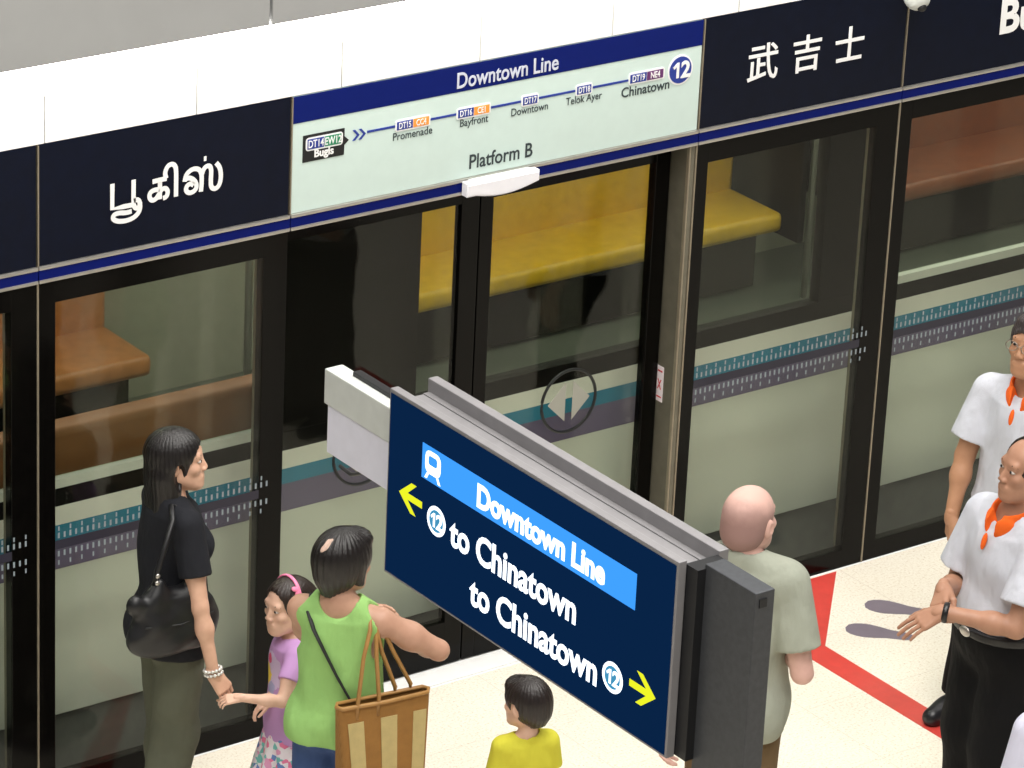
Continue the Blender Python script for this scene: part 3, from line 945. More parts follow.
def hand(side, s, curls, spread=0.012, thumb=0.0):
    """hand frame: x to the thumb, y along the fingers, z back of the hand; wrist at the origin"""
    g = Vox((-0.075, -0.075, -0.115), (0.095, 0.21, 0.06), 0.0029)
    pr = [('c', (0, -0.022, 0), (0, 0.004, 0), 0.0235, 0.0245, 0.0, 'u')]
    xs = [0.031, 0.0105, -0.0105, -0.030]
    ln = [(0.043, 0.026, 0.021), (0.047, 0.029, 0.022), (0.044, 0.027, 0.021), (0.035, 0.021, 0.018)]
    ra = [0.0088, 0.0090, 0.0085, 0.0074]
    for i in range(4):
        pr.append(('c', (xs[i] * 0.55, 0.008, -0.002), (xs[i], 0.086 - 0.004 * abs(i - 1), 0.0), 0.0165, 0.0115, 0.014, 'u'))
    pr.append(('e', (0.022, 0.035, -0.012), (0.018, 0.032, 0.014), None, 0.012, 'u'))
    for i in range(4):
        p = np.array((xs[i], 0.086 - 0.004 * abs(i - 1), 0.0)); ang = 0.0
        sp = spread * (1.5 - i) / 1.5
        r = ra[i]
        for j in range(3):
            ang += curls[i][j] if isinstance(curls[0], (list, tuple)) else curls[j]
            d = unit((sp * 4, math.cos(ang), -math.sin(ang)))
            q = p + d * ln[i][j]
            pr.append(('c', tuple(p), tuple(q), r, r * 0.92, 0.004 if j else 0.007, 'u'))
            p = q; r *= 0.92
    t0 = np.array((0.024, 0.022, -0.008)); t1 = np.array((0.047 - thumb * 0.01, 0.056, -0.020 - thumb * 0.010)); t2 = t1 + np.array((0.010 - 0.020 * thumb, 0.031, -0.008 - 0.012 * thumb)); t3 = t2 + np.array((0.002 - 0.016 * thumb, 0.024, -0.005))
    pr += [('c', tuple(t0), tuple(t1), 0.0155, 0.0125, 0.010, 'u'), ('c', tuple(t1), tuple(t2), 0.0118, 0.0105, 0.004, 'u'), ('c', tuple(t2), tuple(t3), 0.0104, 0.0088, 0.004, 'u')]
    g.puts(pr)
    V, F = g.mesh()
    return V * s, F


RELAX = (0.25, 0.35, 0.25)
HANDFREQ = None


def head_prims(fem=False, heavy=0.0, child=False):
    w = 1.0 + heavy * 0.06
    p = [
        ('e', (0, -0.014, 0.030), (0.0755, 0.097, 0.085), None, 0.0, 'u'),
        ('e', (0, 0.020, -0.040), (0.0600 * w, 0.066, 0.078), None, 0.03, 'u'),
        ('c', (0.050 * w, 0.0, -0.052), (0.020, 0.058, -0.092), 0.020, 0.018, 0.03, 'u'),
        ('c', (-0.050 * w, 0.0, -0.052), (-0.020, 0.058, -0.092), 0.020, 0.018, 0.03, 'u'),
        ('e', (0, 0.066, -0.097), (0.026, 0.021, 0.018), None, 0.02, 'u'),
        ('e', (0.040, 0.058, -0.022), (0.022, 0.020, 0.018), None, 0.02, 'u'),
        ('e', (-0.040, 0.058, -0.022), (0.022, 0.020, 0.018), None, 0.02, 'u'),
        ('c', (-0.036, 0.071, 0.027), (0.036, 0.071, 0.027), 0.013, 0.013, 0.015, 'u'),
        ('e', (0.031, 0.098, 0.006), (0.020, 0.017, 0.012), None, 0.012, 's'),
        ('e', (-0.031, 0.098, 0.006), (0.020, 0.017, 0.012), None, 0.012, 's'),
        ('e', (0, 0.070, -0.066), (0.031, 0.020, 0.022), None, 0.015, 'u'),
        ('c', (0, 0.081, 0.008), (0, 0.0945, -0.028), 0.0072, 0.0112, 0.013, 'u'),
        ('e', (0.012, 0.092, -0.033), (0.0085, 0.010, 0.008), None, 0.006, 'u'),
        ('e', (-0.012, 0.092, -0.033), (0.0085, 0.010, 0.008), None, 0.006, 'u'),
        ('c', (-0.021, 0.0835, -0.059), (0.021, 0.0835, -0.059), 0.0058, 0.0058, 0.006, 'u'),
        ('c', (-0.018, 0.0825, -0.070), (0.018, 0.0825, -0.070), 0.0062, 0.0062, 0.006, 'u'),
        ('c', (-0.022, 0.0945, -0.0645), (0.022, 0.0945, -0.0645), 0.0020, 0.0022, 0.004, 's'),
    ]
    for sg_ in (1, -1):
        R = Rz(sg_ * -0.45) @ Rx(-0.15)
        p += [('e', (sg_ * 0.0775, -0.012, -0.006), (0.0085, 0.0195, 0.032), R, 0.006, 'u'),
              ('e', (sg_ * 0.0875, -0.006, -0.003), (0.006, 0.0095, 0.017), R, 0.004, 's')]
        # upper lid
        p += [('c', (sg_ * 0.017, 0.0815, 0.0135), (sg_ * 0.045, 0.074, 0.0125), 0.0045, 0.004, 0.004, 'u')]
    return p


SKINS = {}


def skin(name, rgb):
    if name not in M:
        k = N(name); c = L(rgb)
        col = k.ramp(k.noise(26, 4), [(0.3, (c[0] * 0.93, c[1] * 0.88, c[2] * 0.86, 1)), (0.7, (min(1, c[0] * 1.05), c[1] * 1.03, c[2] * 1.02, 1))])
        M[name] = k.bsdf(col, 0.48, 0, k.noise(260, 2), 0.12, 0.001, 0.4)
    return name


def hair_mat(name, rgb):
    if name not in M:
        k = N(name); c = L(rgb)
        n = k.noise(60, 3, k.coord((3.0, 3.0, 0.35)))
        col = k.ramp(n, [(0.3, (c[0] * 0.6, c[1] * 0.6, c[2] * 0.6, 1)), (0.75, (c[0] * 1.5, c[1] * 1.45, c[2] * 1.4, 1))])
        M[name] = k.bsdf(col, 0.38, 0, n, 0.5, 0.004, 0.5)
    return name


M['eye_white'] = plain('eye_white', (206, 196, 188), 0.25, var=0.01)
M['iris'] = plain('iris', (30, 20, 16), 0.2)
M['lip'] = plain('lip', (176, 112, 102), 0.45)
M['lip_dark'] = plain('lip_dark', (138, 88, 76), 0.45)
M['brow'] = plain('brow', (34, 24, 20), 0.7)
M['shoe_black'] = plain('shoe_black', (20, 20, 24), 0.35)
M['shoe_brown'] = plain('shoe_brown', (70, 52, 40), 0.5)


def person(name, label, root, H, face, c):
    """c: look of the person. Everything is sculpted for a 1.7 m figure and scaled by H/1.7"""
    s = H / 1.7
    yaw = yaw_of(face)
    T = empty('person', (root[0], root[1], 0.0), label, 'person', None, yaw)
    cy_, sy_ = math.cos(-yaw), math.sin(-yaw)

    def loc(w):
        d = np.array((w[0] - root[0], w[1] - root[1], w[2]), float)
        return np.array((cy_ * d[0] - sy_ * d[1], sy_ * d[0] + cy_ * d[1], d[2])) / s

    def dirl(w):
        return np.array((cy_ * w[0] - sy_ * w[1], sy_ * w[0] + cy_ * w[1], w[2]))
    hs = c.get('head', 1.0); q = c.get('q', 1.0); w = c.get('w', 1.0); fem = c.get('fem', False); fat = c.get('fat', 0.0)
    sh = c.get('shoulder', 0.165 if fem else 0.185) * w
    hip_w = (1.06 if fem else 1.0) * w
    dp = c.get('depth', 1.0) * w

    # ---- torso
    tor = [
        ('e', (0, -0.005, 0.93 * q), (0.162 * hip_w, (0.112 + 0.02 * fat) * dp, 0.125), None, 0.0, 'u'),
        ('e', (0, 0.006 + 0.02 * fat, 1.06 * q), ((0.132 if fem else 0.145) * w * (1 + 0.2 * fat), (0.100 + 0.05 * fat) * dp, 0.14), None, 0.06, 'u'),
        ('e', (0, 0.0, 1.24 * q), ((0.140 if fem else 0.160) * w * (1 + 0.05 * fat), 0.108 * dp * (1 + 0.1 * fat), 0.17), None, 0.06, 'u'),
        ('e', (0, 0.0, 1.355 * q), (sh * 0.85, 0.088 * dp, 0.085), None, 0.05, 'u'),
        ('c', (-sh * 0.90, -0.008, 1.388 * q), (sh * 0.90, -0.008, 1.388 * q), 0.050 * w, 0.050 * w, 0.04, 'u'),
        ('c', (0, -0.020, 1.455 * q), (sh * 0.62, -0.015, 1.405 * q), 0.050 * w, 0.042 * w, 0.03, 'u'),
        ('c', (0, -0.020, 1.455 * q), (-sh * 0.62, -0.015, 1.405 * q), 0.050 * w, 0.042 * w, 0.03, 'u'),
        ('e', (0.072 * w, -0.052, 0.90 * q), (0.082 * w, 0.078 * dp, 0.088), None, 0.03, 'u'),
        ('e', (-0.072 * w, -0.052, 0.90 * q), (0.082 * w, 0.078 * dp, 0.088), None, 0.03, 'u'),
    ]
    if fem:
        for g_ in (1, -1):
            tor.append(('e', (g_ * 0.072 * w, 0.078 * dp, 1.262 * q), (0.058, 0.050, 0.056), None, 0.03, 'u'))
    # ---- head placement and neck
    hc = np.array((0.0, c.get('hfwd', 0.022), 1.7 - 0.115 * hs)) + np.array(c.get('hoff', (0, 0, 0)))
    dyaw = yaw_of(c.get('look', face)) - yaw
    HR = Rz(dyaw) @ Rx(-math.radians(c.get('nod', 0))) @ Ry(math.radians(c.get('roll', 0)))
    nr = c.get('neck', 0.050 if fem else 0.058) * (0.86 if hs > 1.15 else 1.0)
    nb = (0, -0.022, 1.43 * q); nt = tuple(hc + HR @ np.array((0, -0.030, -0.045)) * hs)
    neck = [('c', nb, nt, nr * 1.12, nr, 0.03, 'u')]
    # ---- legs
    stance = c.get('stance', ((0.0, 0.02), (0.0, -0.02)))
    legs = []
    ank = []
    for i, g_ in enumerate((-1, 1)):
        hp = np.array((g_ * 0.088 * w, -0.004, 0.89 * q)); an = np.array((g_ * 0.098 * w + stance[i][0], stance[i][1] - 0.02, 0.085))
        kn = (hp + an) / 2 + np.array((0, 0.022, 0.02))
        ank.append(an)
        legs += [('c', tuple(hp), tuple(kn), 0.086 * w, 0.056 * w, 0.03, 'u'), ('c', tuple(kn), tuple(an), 0.054 * w, 0.036 * w, 0.02, 'u'),
                 ('e', tuple(kn * 0.68 + an * 0.32 + np.array((0, -0.022, 0))), (0.044 * w, 0.048 * w, 0.10), None, 0.03, 'u')]
    feet = []
    for an in ank:
        feet += [('c', (an[0], an[1] - 0.035, 0.040), (an[0] * 1.08, an[1] + 0.155, 0.030), 0.036 * w, 0.030 * w, 0.02, 'u'), ('e', (an[0], an[1] + 0.06, 0.045), (0.040, 0.085, 0.036), None, 0.02, 'u')]
    # ---- arms
    arms = {}
    LU, LF = 0.285 * c.get('arm', 1.0) * (0.94 if fem else 1), 0.255 * c.get('arm', 1.0) * (0.94 if fem else 1)
    hands = []
    armp = []
    for key, g_ in (('L', -1), ('R', 1)):
        a = c['arms'][key]
        S = np.array((g_ * sh, -0.008, 1.383 * q)) + np.array(a.get('lift', (0, 0, 0)))
        W = loc(a['w']) if 'w' in a else np.array(a['l']) * np.array((w, 1, q))
        pole = dirl(a['pole']) if 'pole' in a else np.array((g_ * 0.3, -1, 0))
        Eb, W = ik(S, W, LU * q, LF * q, pole)
        arms[key] = (S, Eb, W)
        ta = c.get('thick', 1.0) * (0.88 if fem else 1.0) * w
        armp += [('c', tuple(S), tuple(Eb), 0.052 * ta, 0.041 * ta, 0.03, 'u'), ('c', tuple(Eb), tuple(W), 0.040 * ta, 0.0275 * ta, 0.012, 'u'),
                 ('e', tuple(Eb * 0.68 + W * 0.32), (0.040 * ta,) * 3, None, 0.03, 'u'), ('e', tuple(S * 0.5 + Eb * 0.5), (0.050 * ta,) * 3, None, 0.04, 'u')]
        # hand frame
        fd = unit(dirl(a['fing'])) if 'fing' in a else unit(W - Eb)
        bk = dirl(a['back']) if 'back' in a else np.array((g_, 0.0, 0.0))
        bk = unit(bk - fd * (bk @ fd))
        th = np.cross(fd, bk) if key == 'L' else np.cross(bk, fd)
        V, F = hand(g_, (0.95 if fem else 1.0) * c.get('hand', 1.0) * (w if w > 0.9 else w * 1.05), a.get('curl', RELAX), a.get('spread', 0.012), a.get('thumb', 0.0))
        Mx = np.stack([th, fd, bk], 1)
        V = V @ Mx.T + W
        if np.linalg.det(Mx) < 0:
            F = F[:, ::-1]
        hands.append((V, F))
        armp.append(('c', tuple(W), tuple(W + fd * 0.02), 0.0265 * ta, 0.026 * ta, 0.01, 'u'))
    allp = tor + neck + armp + legs + feet
    pts = np.array([S for v in arms.values() for S in v] + [(-0.25, -0.2, 0), (0.25, 0.2, 0)])
    lo = pts.min(0) - 0.09; hi = pts.max(0) + 0.09
    g = Vox((lo[0], lo[1], -0.02), (hi[0], hi[1], nt[2] + 0.02), 0.0085)
    g.puts(allp)
    Vb, Fb = g.mesh()
    # ---- head
    hp_ = head_prims(fem, c.get('heavy', 0.0), hs > 1.15)
    def to_head(p3): return HR.T @ (np.array(p3) - hc) / hs
    nk = ('c', tuple(to_head(nb)), tuple(to_head(nt)), nr * 1.12 / hs, nr / hs, 0.02, 'u')
    gh = Vox((-0.105, -0.125, -0.185), (0.105, 0.130, 0.125), 0.0030)
    gh.puts(hp_[:2] + [nk] + hp_[2:])
    Vh, Fh = gh.mesh()
    def from_head(V): return (V * hs) @ HR.T + hc
    parts = [(Vb * s, Fb), (from_head(Vh) * s, Fh)] + [(V * s, F) for V, F in hands]
    npmesh('body', parts, c['skin'], T)

    # ---- face details
    for g_ in (1, -1):
        if c.get('face', True):
            e = Vox((g_ * 0.031 - 0.02, 0.055, -0.012), (g_ * 0.031 + 0.02, 0.095, 0.024), 0.0016)
            e.put(('e', (g_ * 0.031, 0.0735, 0.0055), (0.0125, 0.0120, 0.0066), None, 0.0, 'u')); V, F = e.mesh()
            npmesh('eye', [(from_head(V) * s, F)], 'eye_white', T)
            e = Vox((g_ * 0.031 - 0.01, 0.070, -0.008), (g_ * 0.031 + 0.01, 0.095, 0.019), 0.0012)
            lk = c.get('gaze', 0.0)
            e.put(('e', (g_ * 0.031 + lk, 0.0840, 0.0058), (0.0066, 0.0028, 0.0058), None, 0.0, 'u')); V, F = e.mesh()
            npmesh('iris', [(from_head(V) * s, F)], 'iris', T)
            e = Vox((g_ * 0.031 - 0.03, 0.055, 0.012), (g_ * 0.031 + 0.03, 0.105, 0.045), 0.0016)
            e.put(('c', (g_ * 0.014, 0.0835, 0.0265), (g_ * 0.034, 0.0815, 0.0310), 0.0030, 0.0030, 0.0, 'u'))
            e.put(('c', (g_ * 0.034, 0.0815, 0.0310), (g_ * 0.050, 0.0690, 0.0265), 0.0030, 0.0018, 0.002, 'u')); V, F = e.mesh()
            npmesh('eyebrow', [(from_head(V) * s, F)], c.get('browmat', 'brow'), T)
    if c.get('face', True):
        e = Vox((-0.035, 0.06, -0.085), (0.035, 0.11, -0.045), 0.0015)
        sm = c.get('smile', 0.0)
        for z0, r_ in ((-0.0603, 0.0036), (-0.0690, 0.0042)):
            e.put(('c', (-0.024, 0.0805, z0 + sm), (0, 0.0868, z0), 0.0020, r_, 0.0, 'u')); e.put(('c', (0.024, 0.0805, z0 + sm), (0, 0.0868, z0), 0.0020, r_, 0.003, 'u'))
        V, F = e.mesh(); npmesh('lips', [(from_head(V) * s, F)], c.get('lip', 'lip'), T)

    # ---- hair
    hm = c.get('hair')
    if hm:
        gh = Vox((-0.135, -0.165, -0.26), (0.135, 0.13, 0.140), 0.0032)
        c['hair_shape'](gh)
        V, F = gh.mesh(); npmesh('hair', [(from_head(V) * s, F)], hm, T)

    # ---- clothes
    def extent(pad, z0, z1): return (lo[0] - pad, lo[1] - pad, z0), (hi[0] + pad, hi[1] + pad, z1)
    if 'shirt' in c:
        k = c['shirt']; inf = k.get('inf', 0.010)
        def grow(ps, d):
            out = []
            for p in ps:
                if p[0] == 'e': out.append(('e', p[1], tuple(np.array(p[2]) + d), p[3], p[4], p[5]))
                elif p[0] in ('c', 'cut'): out.append((p[0], p[1], p[2], p[3] + d, p[4] + d, p[5], p[6]))
            return out
        a_, b_ = extent(0.03, k['hem'] * q - 0.03, 1.56)
        g = Vox(a_, b_, 0.0062)
        g.puts(grow(tor, inf))
        if k['hem'] < 1.0:
            g.puts(grow([tor[0]] + tor[7:9], inf + 0.010))
        fl_ = k.get('flare', 0.0); hr = k.get('hemr', (0.168 * w + inf, 0.122 * dp + inf))
        g.put(('t', (0, 0.002 + k.get('hemy', 0.0)), (k['hem'] - 0.02) * q, 1.37 * q, (hr[0] + fl_, hr[1] + fl_), (0.118 * w, 0.080 * dp), 0.06, 'u'))
        g.plane((0, 0, -1), -k['hem'] * q)
        if k.get('ripple', 0.004):
            rnd = random.Random(name)
            fr = [(rnd.uniform(-34, 34), rnd.uniform(-30, 30), rnd.uniform(-28, 28), rnd.uniform(0, 6)) for _ in range(5)]
            g.ripple(k.get('ripple', 0.004) / 1.6, fr)
        for key in ('L', 'R'):
            S, Eb, W = arms[key]
            fr_ = k.get('sleeve', 0.6)
            if fr_ > 0:
                E2 = S + (Eb - S) * fr_
                ta = c.get('thick', 1.0) * (0.88 if fem else 1.0) * w
                g.put(('cut', tuple(S), tuple(E2), 0.054 * ta + inf, k.get('sleeve_r', 0.060) * ta + inf, 0.022, 'u'))
            else:
                # sleeveless: cut an armhole
                d = unit((1 if key == 'R' else -1, 0, 0.0))
                g_ = 1 if key == 'R' else -1
                g.put(('c', (g_ * (sh + 0.012), -0.008, 1.52 * q), (g_ * (sh + 0.010), -0.004, 1.28 * q), 0.060 * w, 0.058 * w, 0.006, 's'))
        nk_ = k.get('neckcut', 0.070)
        g.put(('c', (0, -0.012 + k.get('necky', 0.0), 1.475 * q), (0, 0.0 + k.get('necky', 0.0), 1.62), nk_, nk_ * 1.1, 0.006, 's'))
        if k.get('scoop'):
            z_, y_ = k['scoop']
            g.put(('e', (0, y_, z_ * q), (0.075, 0.10, 0.075), None, 0.006, 's'))
        V, F = g.mesh(); so = npmesh('shirt', [(V * s, F)], k['mat'], T)
        if 'label' in k: so['label'] = k['label']
        if 'collar' in k:
            g = Vox((-0.17, -0.17, 1.30 * q), (0.17, 0.19, 1.56), 0.0036)
            g.put(('ring', (0, -0.006, 1.466 * q), Rx(-0.26), 0.074, 0.082, 0.0085, 0.030, 0.0, 'u'))
            for g_ in (1, -1):
                g.put(('e', (g_ * 0.044, 0.078, 1.422 * q), (0.012, 0.046, 0.040), Rz(g_ * 0.80) @ Rx(-0.45), 0.012, 'u'))
            g.put(('c', (0, 0.125, 1.36 * q), (0, 0.07, 1.47 * q), 0.016, 0.030, 0.004, 's'))
            g.put(('c', (0, 0.155, 1.33 * q), (0, 0.095, 1.44 * q), 0.014, 0.024, 0.004, 's'))
            g.put(('e', (0.003, 0.117 + 0.016 * fat, 1.365 * q), (0.011, 0.010, 0.034), Rx(0.25), 0.006, 'u'))
            V, F = g.mesh(); npmesh('collar', [(V * s, F)], k['collar'], T)
    if 'trousers' in c:
        k = c['trousers']; inf = k.get('inf', 0.012)
        a_, b_ = extent(0.03, 0.05, k['top'] * q + 0.02)
        g = Vox(a_, b_, 0.0085)
        out = []
        for p in tor[:2] + tor[7:9]:
            out.append(('e', p[1], tuple(np.array(p[2]) + inf), p[3], p[4], p[5]))
        g.puts(out)
        for i, g_ in enumerate((-1, 1)):
            an = ank[i]; hp = np.array((g_ * 0.086 * w, -0.004, 0.89 * q)); kn = (hp + an) / 2 + np.array((0, 0.022, 0.02))
            kk = k.get('loose', 0.0)
            end = an if k.get('long', True) else kn * 0.75 + an * 0.25
            g.put(('c', tuple(hp), tuple(kn), 0.088 * w + inf, 0.062 * w + inf + kk, 0.03, 'u'))
            g.put(('e', tuple(kn * 0.68 + an * 0.32 + np.array((0, -0.022, 0))), (0.050 * w + inf, 0.056 * w + inf, 0.11), None, 0.03, 'u')) if k.get('long', True) else None
            g.put(('cut', tuple(kn), tuple(end), 0.060 * w + inf + kk, 0.050 * w + inf + kk * 1.2, 0.03, 'u'))
        g.plane((0, 0, 1), k['top'] * q)
        rnd = random.Random(name + 't')
        g.ripple(0.0022, [(rnd.uniform(-20, 20), rnd.uniform(-20, 20), rnd.uniform(8, 26), rnd.uniform(0, 6)) for _ in range(3)])
        V, F = g.mesh(); npmesh(k.get('name', 'trousers'), [(V * s, F)], k['mat'], T)
        if 'belt' in k:
            g = Vox((-0.3, -0.26, (k['top'] - 0.09) * q), (0.3, 0.3, (k['top'] + 0.02) * q), 0.0062)
            g.puts([('e', p[1], tuple(np.array(p[2]) + inf + 0.006), p[3], p[4], p[5]) for p in tor[:2] + tor[7:9]])
            g.plane((0, 0, 1), (k['top'] - 0.002) * q); g.plane((0, 0, -1), -(k['top'] - 0.040) * q)
            V, F = g.mesh(); npmesh('belt', [(V * s, F)], k['belt'], T)
            yb = None
            # buckle on the front of the belt
            fr = V[np.abs(V[:, 0]) < 0.02]; yb = fr[:, 1].max()
            zc = (k['top'] - 0.021) * q
            g = Vox((-0.05, yb - 0.03, zc - 0.04), (0.05, yb + 0.03, zc + 0.04), 0.003)
            g.put(('e', (0, yb, zc), (0.030, 0.007, 0.021), None, 0.0, 'u'))
            V, F = g.mesh(); npmesh('belt_buckle', [(V * s, F)], 'steel', T)
    if 'skirt' in c:
        k = c['skirt']
        a_, b_ = extent(0.08, k['hem'] * q - 0.02, k['top'] * q + 0.02)
        g = Vox(a_, b_, 0.0070)
        g.put(('t', (0, 0), k['hem'] * q, k['top'] * q, k['r0'], k['r1'], 0.0, 'u'))
        X, Y, Z = g._xyz((slice(None),) * 3)
        g.F += (0.012 * np.sin(np.arctan2(Y, X) * 11) * np.clip((k['top'] * q - Z) / 0.3, 0, 1)).astype(np.float32)
        V, F = g.mesh(); npmesh('skirt', [(V * s, F)], k['mat'], T)
    if 'shoes' in c:
        for i in range(2):
            g = Vox((ank[i][0] - 0.08, ank[i][1] - 0.11, -0.01), (ank[i][0] + 0.08, ank[i][1] + 0.24, 0.12), 0.0062)
            for p in feet[2 * i:2 * i + 2]:
                if p[0] == 'c': g.put(('c', p[1], p[2], p[3] + 0.010, p[4] + 0.010, 0.02, 'u'))
                else: g.put(('e', p[1], tuple(np.array(p[2]) + 0.008), None, 0.02, 'u'))
            g.plane((0, 0, -1), -0.0015)
            V, F = g.mesh(); npmesh('shoe', [(V * s, F)], c['shoes'], T)
    c['_'] = dict(T=T, s=s, arms=arms, from_head=from_head, hc=hc, HR=HR, hs=hs, loc=loc, q=q, w=w, sh=sh)
    return T


# ---- hair styles, in head units
def strands(g, amp, n, xc=0.0, yc=-0.02):
    X, Y, Z = g._xyz((slice(None),) * 3)
    a = np.arctan2(Y - yc, X - xc)
    g.F += (amp * np.sin(a * n + 9 * Z) + amp * 0.6 * np.sin(a * n * 2.3 + 1.3 - 20 * Z)).astype(np.float32)


CRAN = (0, -0.014, 0.030)


def cap(t, yb=0.0):
    return ('e', (0, -0.014 - yb, 0.030), (0.0755 + t, 0.097 + t, 0.085 + t), None, 0.0, 'u')


def hair_bob(g):
    g.puts([cap(0.015, 0.006), ('e', (0, -0.040, -0.050), (0.092, 0.082, 0.105), None, 0.03, 'u'),
            ('c', (0.066, -0.02, 0.0), (0.080, -0.020, -0.130), 0.028, 0.026, 0.03, 'u'), ('c', (-0.066, -0.02, 0.0), (-0.080, -0.020, -0.130), 0.028, 0.026, 0.03, 'u'),
            ('c', (0, -0.07, -0.05), (0, -0.084, -0.17), 0.058, 0.052, 0.03, 'u'), ('c', (0.05, -0.05, -0.05), (0.056, -0.058, -0.17), 0.05, 0.045, 0.02, 'u'), ('c', (-0.05, -0.05, -0.05), (-0.056, -0.058, -0.17), 0.05, 0.045, 0.02, 'u')])
    g.put(('e', (0, 0.105, -0.050), (0.100, 0.090, 0.120), None, 0.008, 's'))
    g.put(('c', (0, 0.06, -0.10), (0, 0.06, -0.24), 0.085, 0.085, 0.01, 's'))
    for g_ in (1, -1):
        g.put(('e', (g_ * 0.092, 0.010, -0.036), (0.028, 0.022, 0.052), None, 0.006, 's'))
    strands(g, 0.0011, 34)
    g.plane((0, -0.16, -1), 0.196)


def hair_girl(g):
    g.puts([cap(0.010), ('c', (0, -0.085, 0.0), (0, -0.095, -0.12), 0.062, 0.040, 0.04, 'u'), ('c', (0.03, -0.075, -0.03), (0.035, -0.075, -0.14), 0.045, 0.035, 0.03, 'u'), ('c', (-0.03, -0.075, -0.03), (-0.035, -0.075, -0.14), 0.045, 0.035, 0.03, 'u')])
    g.put(('e', (0, 0.112, -0.008), (0.086, 0.090, 0.102), None, 0.012, 's'))
    for g_ in (1, -1):
        g.put(('e', (g_ * 0.085, 0.010, -0.045), (0.030, 0.040, 0.052), None, 0.008, 's'))
    strands(g, 0.0012, 30)
    g.plane((0, 0, -1), 0.165)


def hair_crop(g):
    g.puts([cap(0.020, 0.004), ('e', (0, -0.045, -0.020), (0.084, 0.074, 0.085), None, 0.03, 'u'), ('c', (0.074, 0.004, 0.02), (0.076, 0.010, -0.060), 0.018, 0.012, 0.02, 'u'), ('c', (-0.074, 0.004, 0.02), (-0.076, 0.010, -0.060), 0.018, 0.012, 0.02, 'u'),
            ('c', (0, -0.075, -0.04), (0, -0.062, -0.115), 0.042, 0.030, 0.03, 'u'), ('e', (0, 0.06, 0.085), (0.06, 0.04, 0.03), None, 0.02, 'u')])
    g.put(('e', (0, 0.115, -0.040), (0.066, 0.085, 0.100), None, 0.010, 's'))
    strands(g, 0.0014, 26)
    g.plane((0, 0, -1), 0.112)


def hair_boy(g):
    g.puts([cap(0.014, 0.002), ('e', (0, -0.040, -0.010), (0.078, 0.078, 0.080), None, 0.03, 'u'), ('c', (0, -0.072, -0.03), (0, -0.066, -0.085), 0.045, 0.030, 0.03, 'u'), ('e', (0, 0.060, 0.078), (0.055, 0.034, 0.030), None, 0.02, 'u')])
    g.put(('e', (0, 0.115, -0.042), (0.072, 0.076, 0.092), None, 0.010, 's'))
    for g_ in (1, -1):
        g.put(('e', (g_ * 0.088, 0.010, -0.020), (0.032, 0.034, 0.044), None, 0.006, 's'))
    strands(g, 0.0012, 30)
    g.plane((0, -0.25, -1), 0.108)


def hair_stubble(g):
    g.puts([cap(0.0018), ('e', (0, -0.045, -0.020), (0.0715, 0.072, 0.070), None, 0.02, 'u')])
    g.put(('e', (0, 0.120, -0.035), (0.085, 0.105, 0.100), None, 0.004, 's'))
    g.plane((0, 0.2, -1), 0.078)


def hair_short(g):
    g.puts([cap(0.013), ('e', (0, -0.045, -0.020), (0.0745, 0.074, 0.074), None, 0.02, 'u'), ('e', (0, 0.050, 0.092), (0.052, 0.036, 0.026), None, 0.02, 'u')])
    g.put(('e', (0, 0.120, -0.026), (0.080, 0.082, 0.090), None, 0.008, 's'))
    for g_ in (1, -1):
        g.put(('e', (g_ * 0.088, 0.012, -0.024), (0.030, 0.034, 0.046), None, 0.005, 's'))
    strands(g, 0.0013, 40)
    g.plane((0, 0, -1), 0.080)


def hair_receding(g):
    g.puts([cap(0.008), ('e', (0, -0.045, -0.020), (0.0735, 0.073, 0.072), None, 0.02, 'u')])
    g.put(('e', (0, 0.100, 0.055), (0.076, 0.104, 0.090), None, 0.008, 's'))
    g.put(('e', (0, 0.120, -0.030), (0.080, 0.088, 0.100), None, 0.008, 's'))
    for g_ in (1, -1):
        g.put(('e', (g_ * 0.088, 0.012, -0.024), (0.030, 0.034, 0.046), None, 0.005, 's'))
    strands(g, 0.0008, 40)
    g.plane((0, 0, -1), 0.078)


# ---- cloth materials
M['tee_black'] = cloth('tee_black', (30, 31, 36))
M['trouser_olive'] = cloth('trouser_olive', (88, 90, 76), 0.1)
M['tank_green'] = cloth('tank_green', (148, 192, 114))
M['denim'] = cloth('denim', (58, 78, 122), 0.15)
M['tee_yellow'] = cloth('tee_yellow', (208, 202, 66))
M['tee_sage'] = cloth('tee_sage', (158, 162, 148))
M['trouser_khaki'] = cloth('trouser_khaki', (112, 92, 66), 0.1)
M['polo_white'] = cloth('polo_white', (194, 196, 205), 0.03)
M['polo_orange'] = cloth('polo_orange', (232, 100, 34), 0.05, 0.2)
M['trouser_black'] = cloth('trouser_black', (13, 13, 15), 0.1)
M['shirt_lilac'] = cloth('shirt_lilac', (202, 202, 220), 0.03)
M['leather_black'] = plain('leather_black', (17, 17, 20), 0.42, var=0.15, bump=0.25, bscale=240)
M['strap_black'] = plain('strap_black', (26, 27, 27), 0.6)
M['pink'] = plain('pink', (240, 130, 170), 0.45)
M['bead'] = plain('bead', (208, 206, 200), 0.25, 0.4)
M['watch_black'] = plain('watch_black', (16, 16, 18), 0.35)
M['wire'] = plain('wire', (150, 140, 130), 0.3, 0.8)


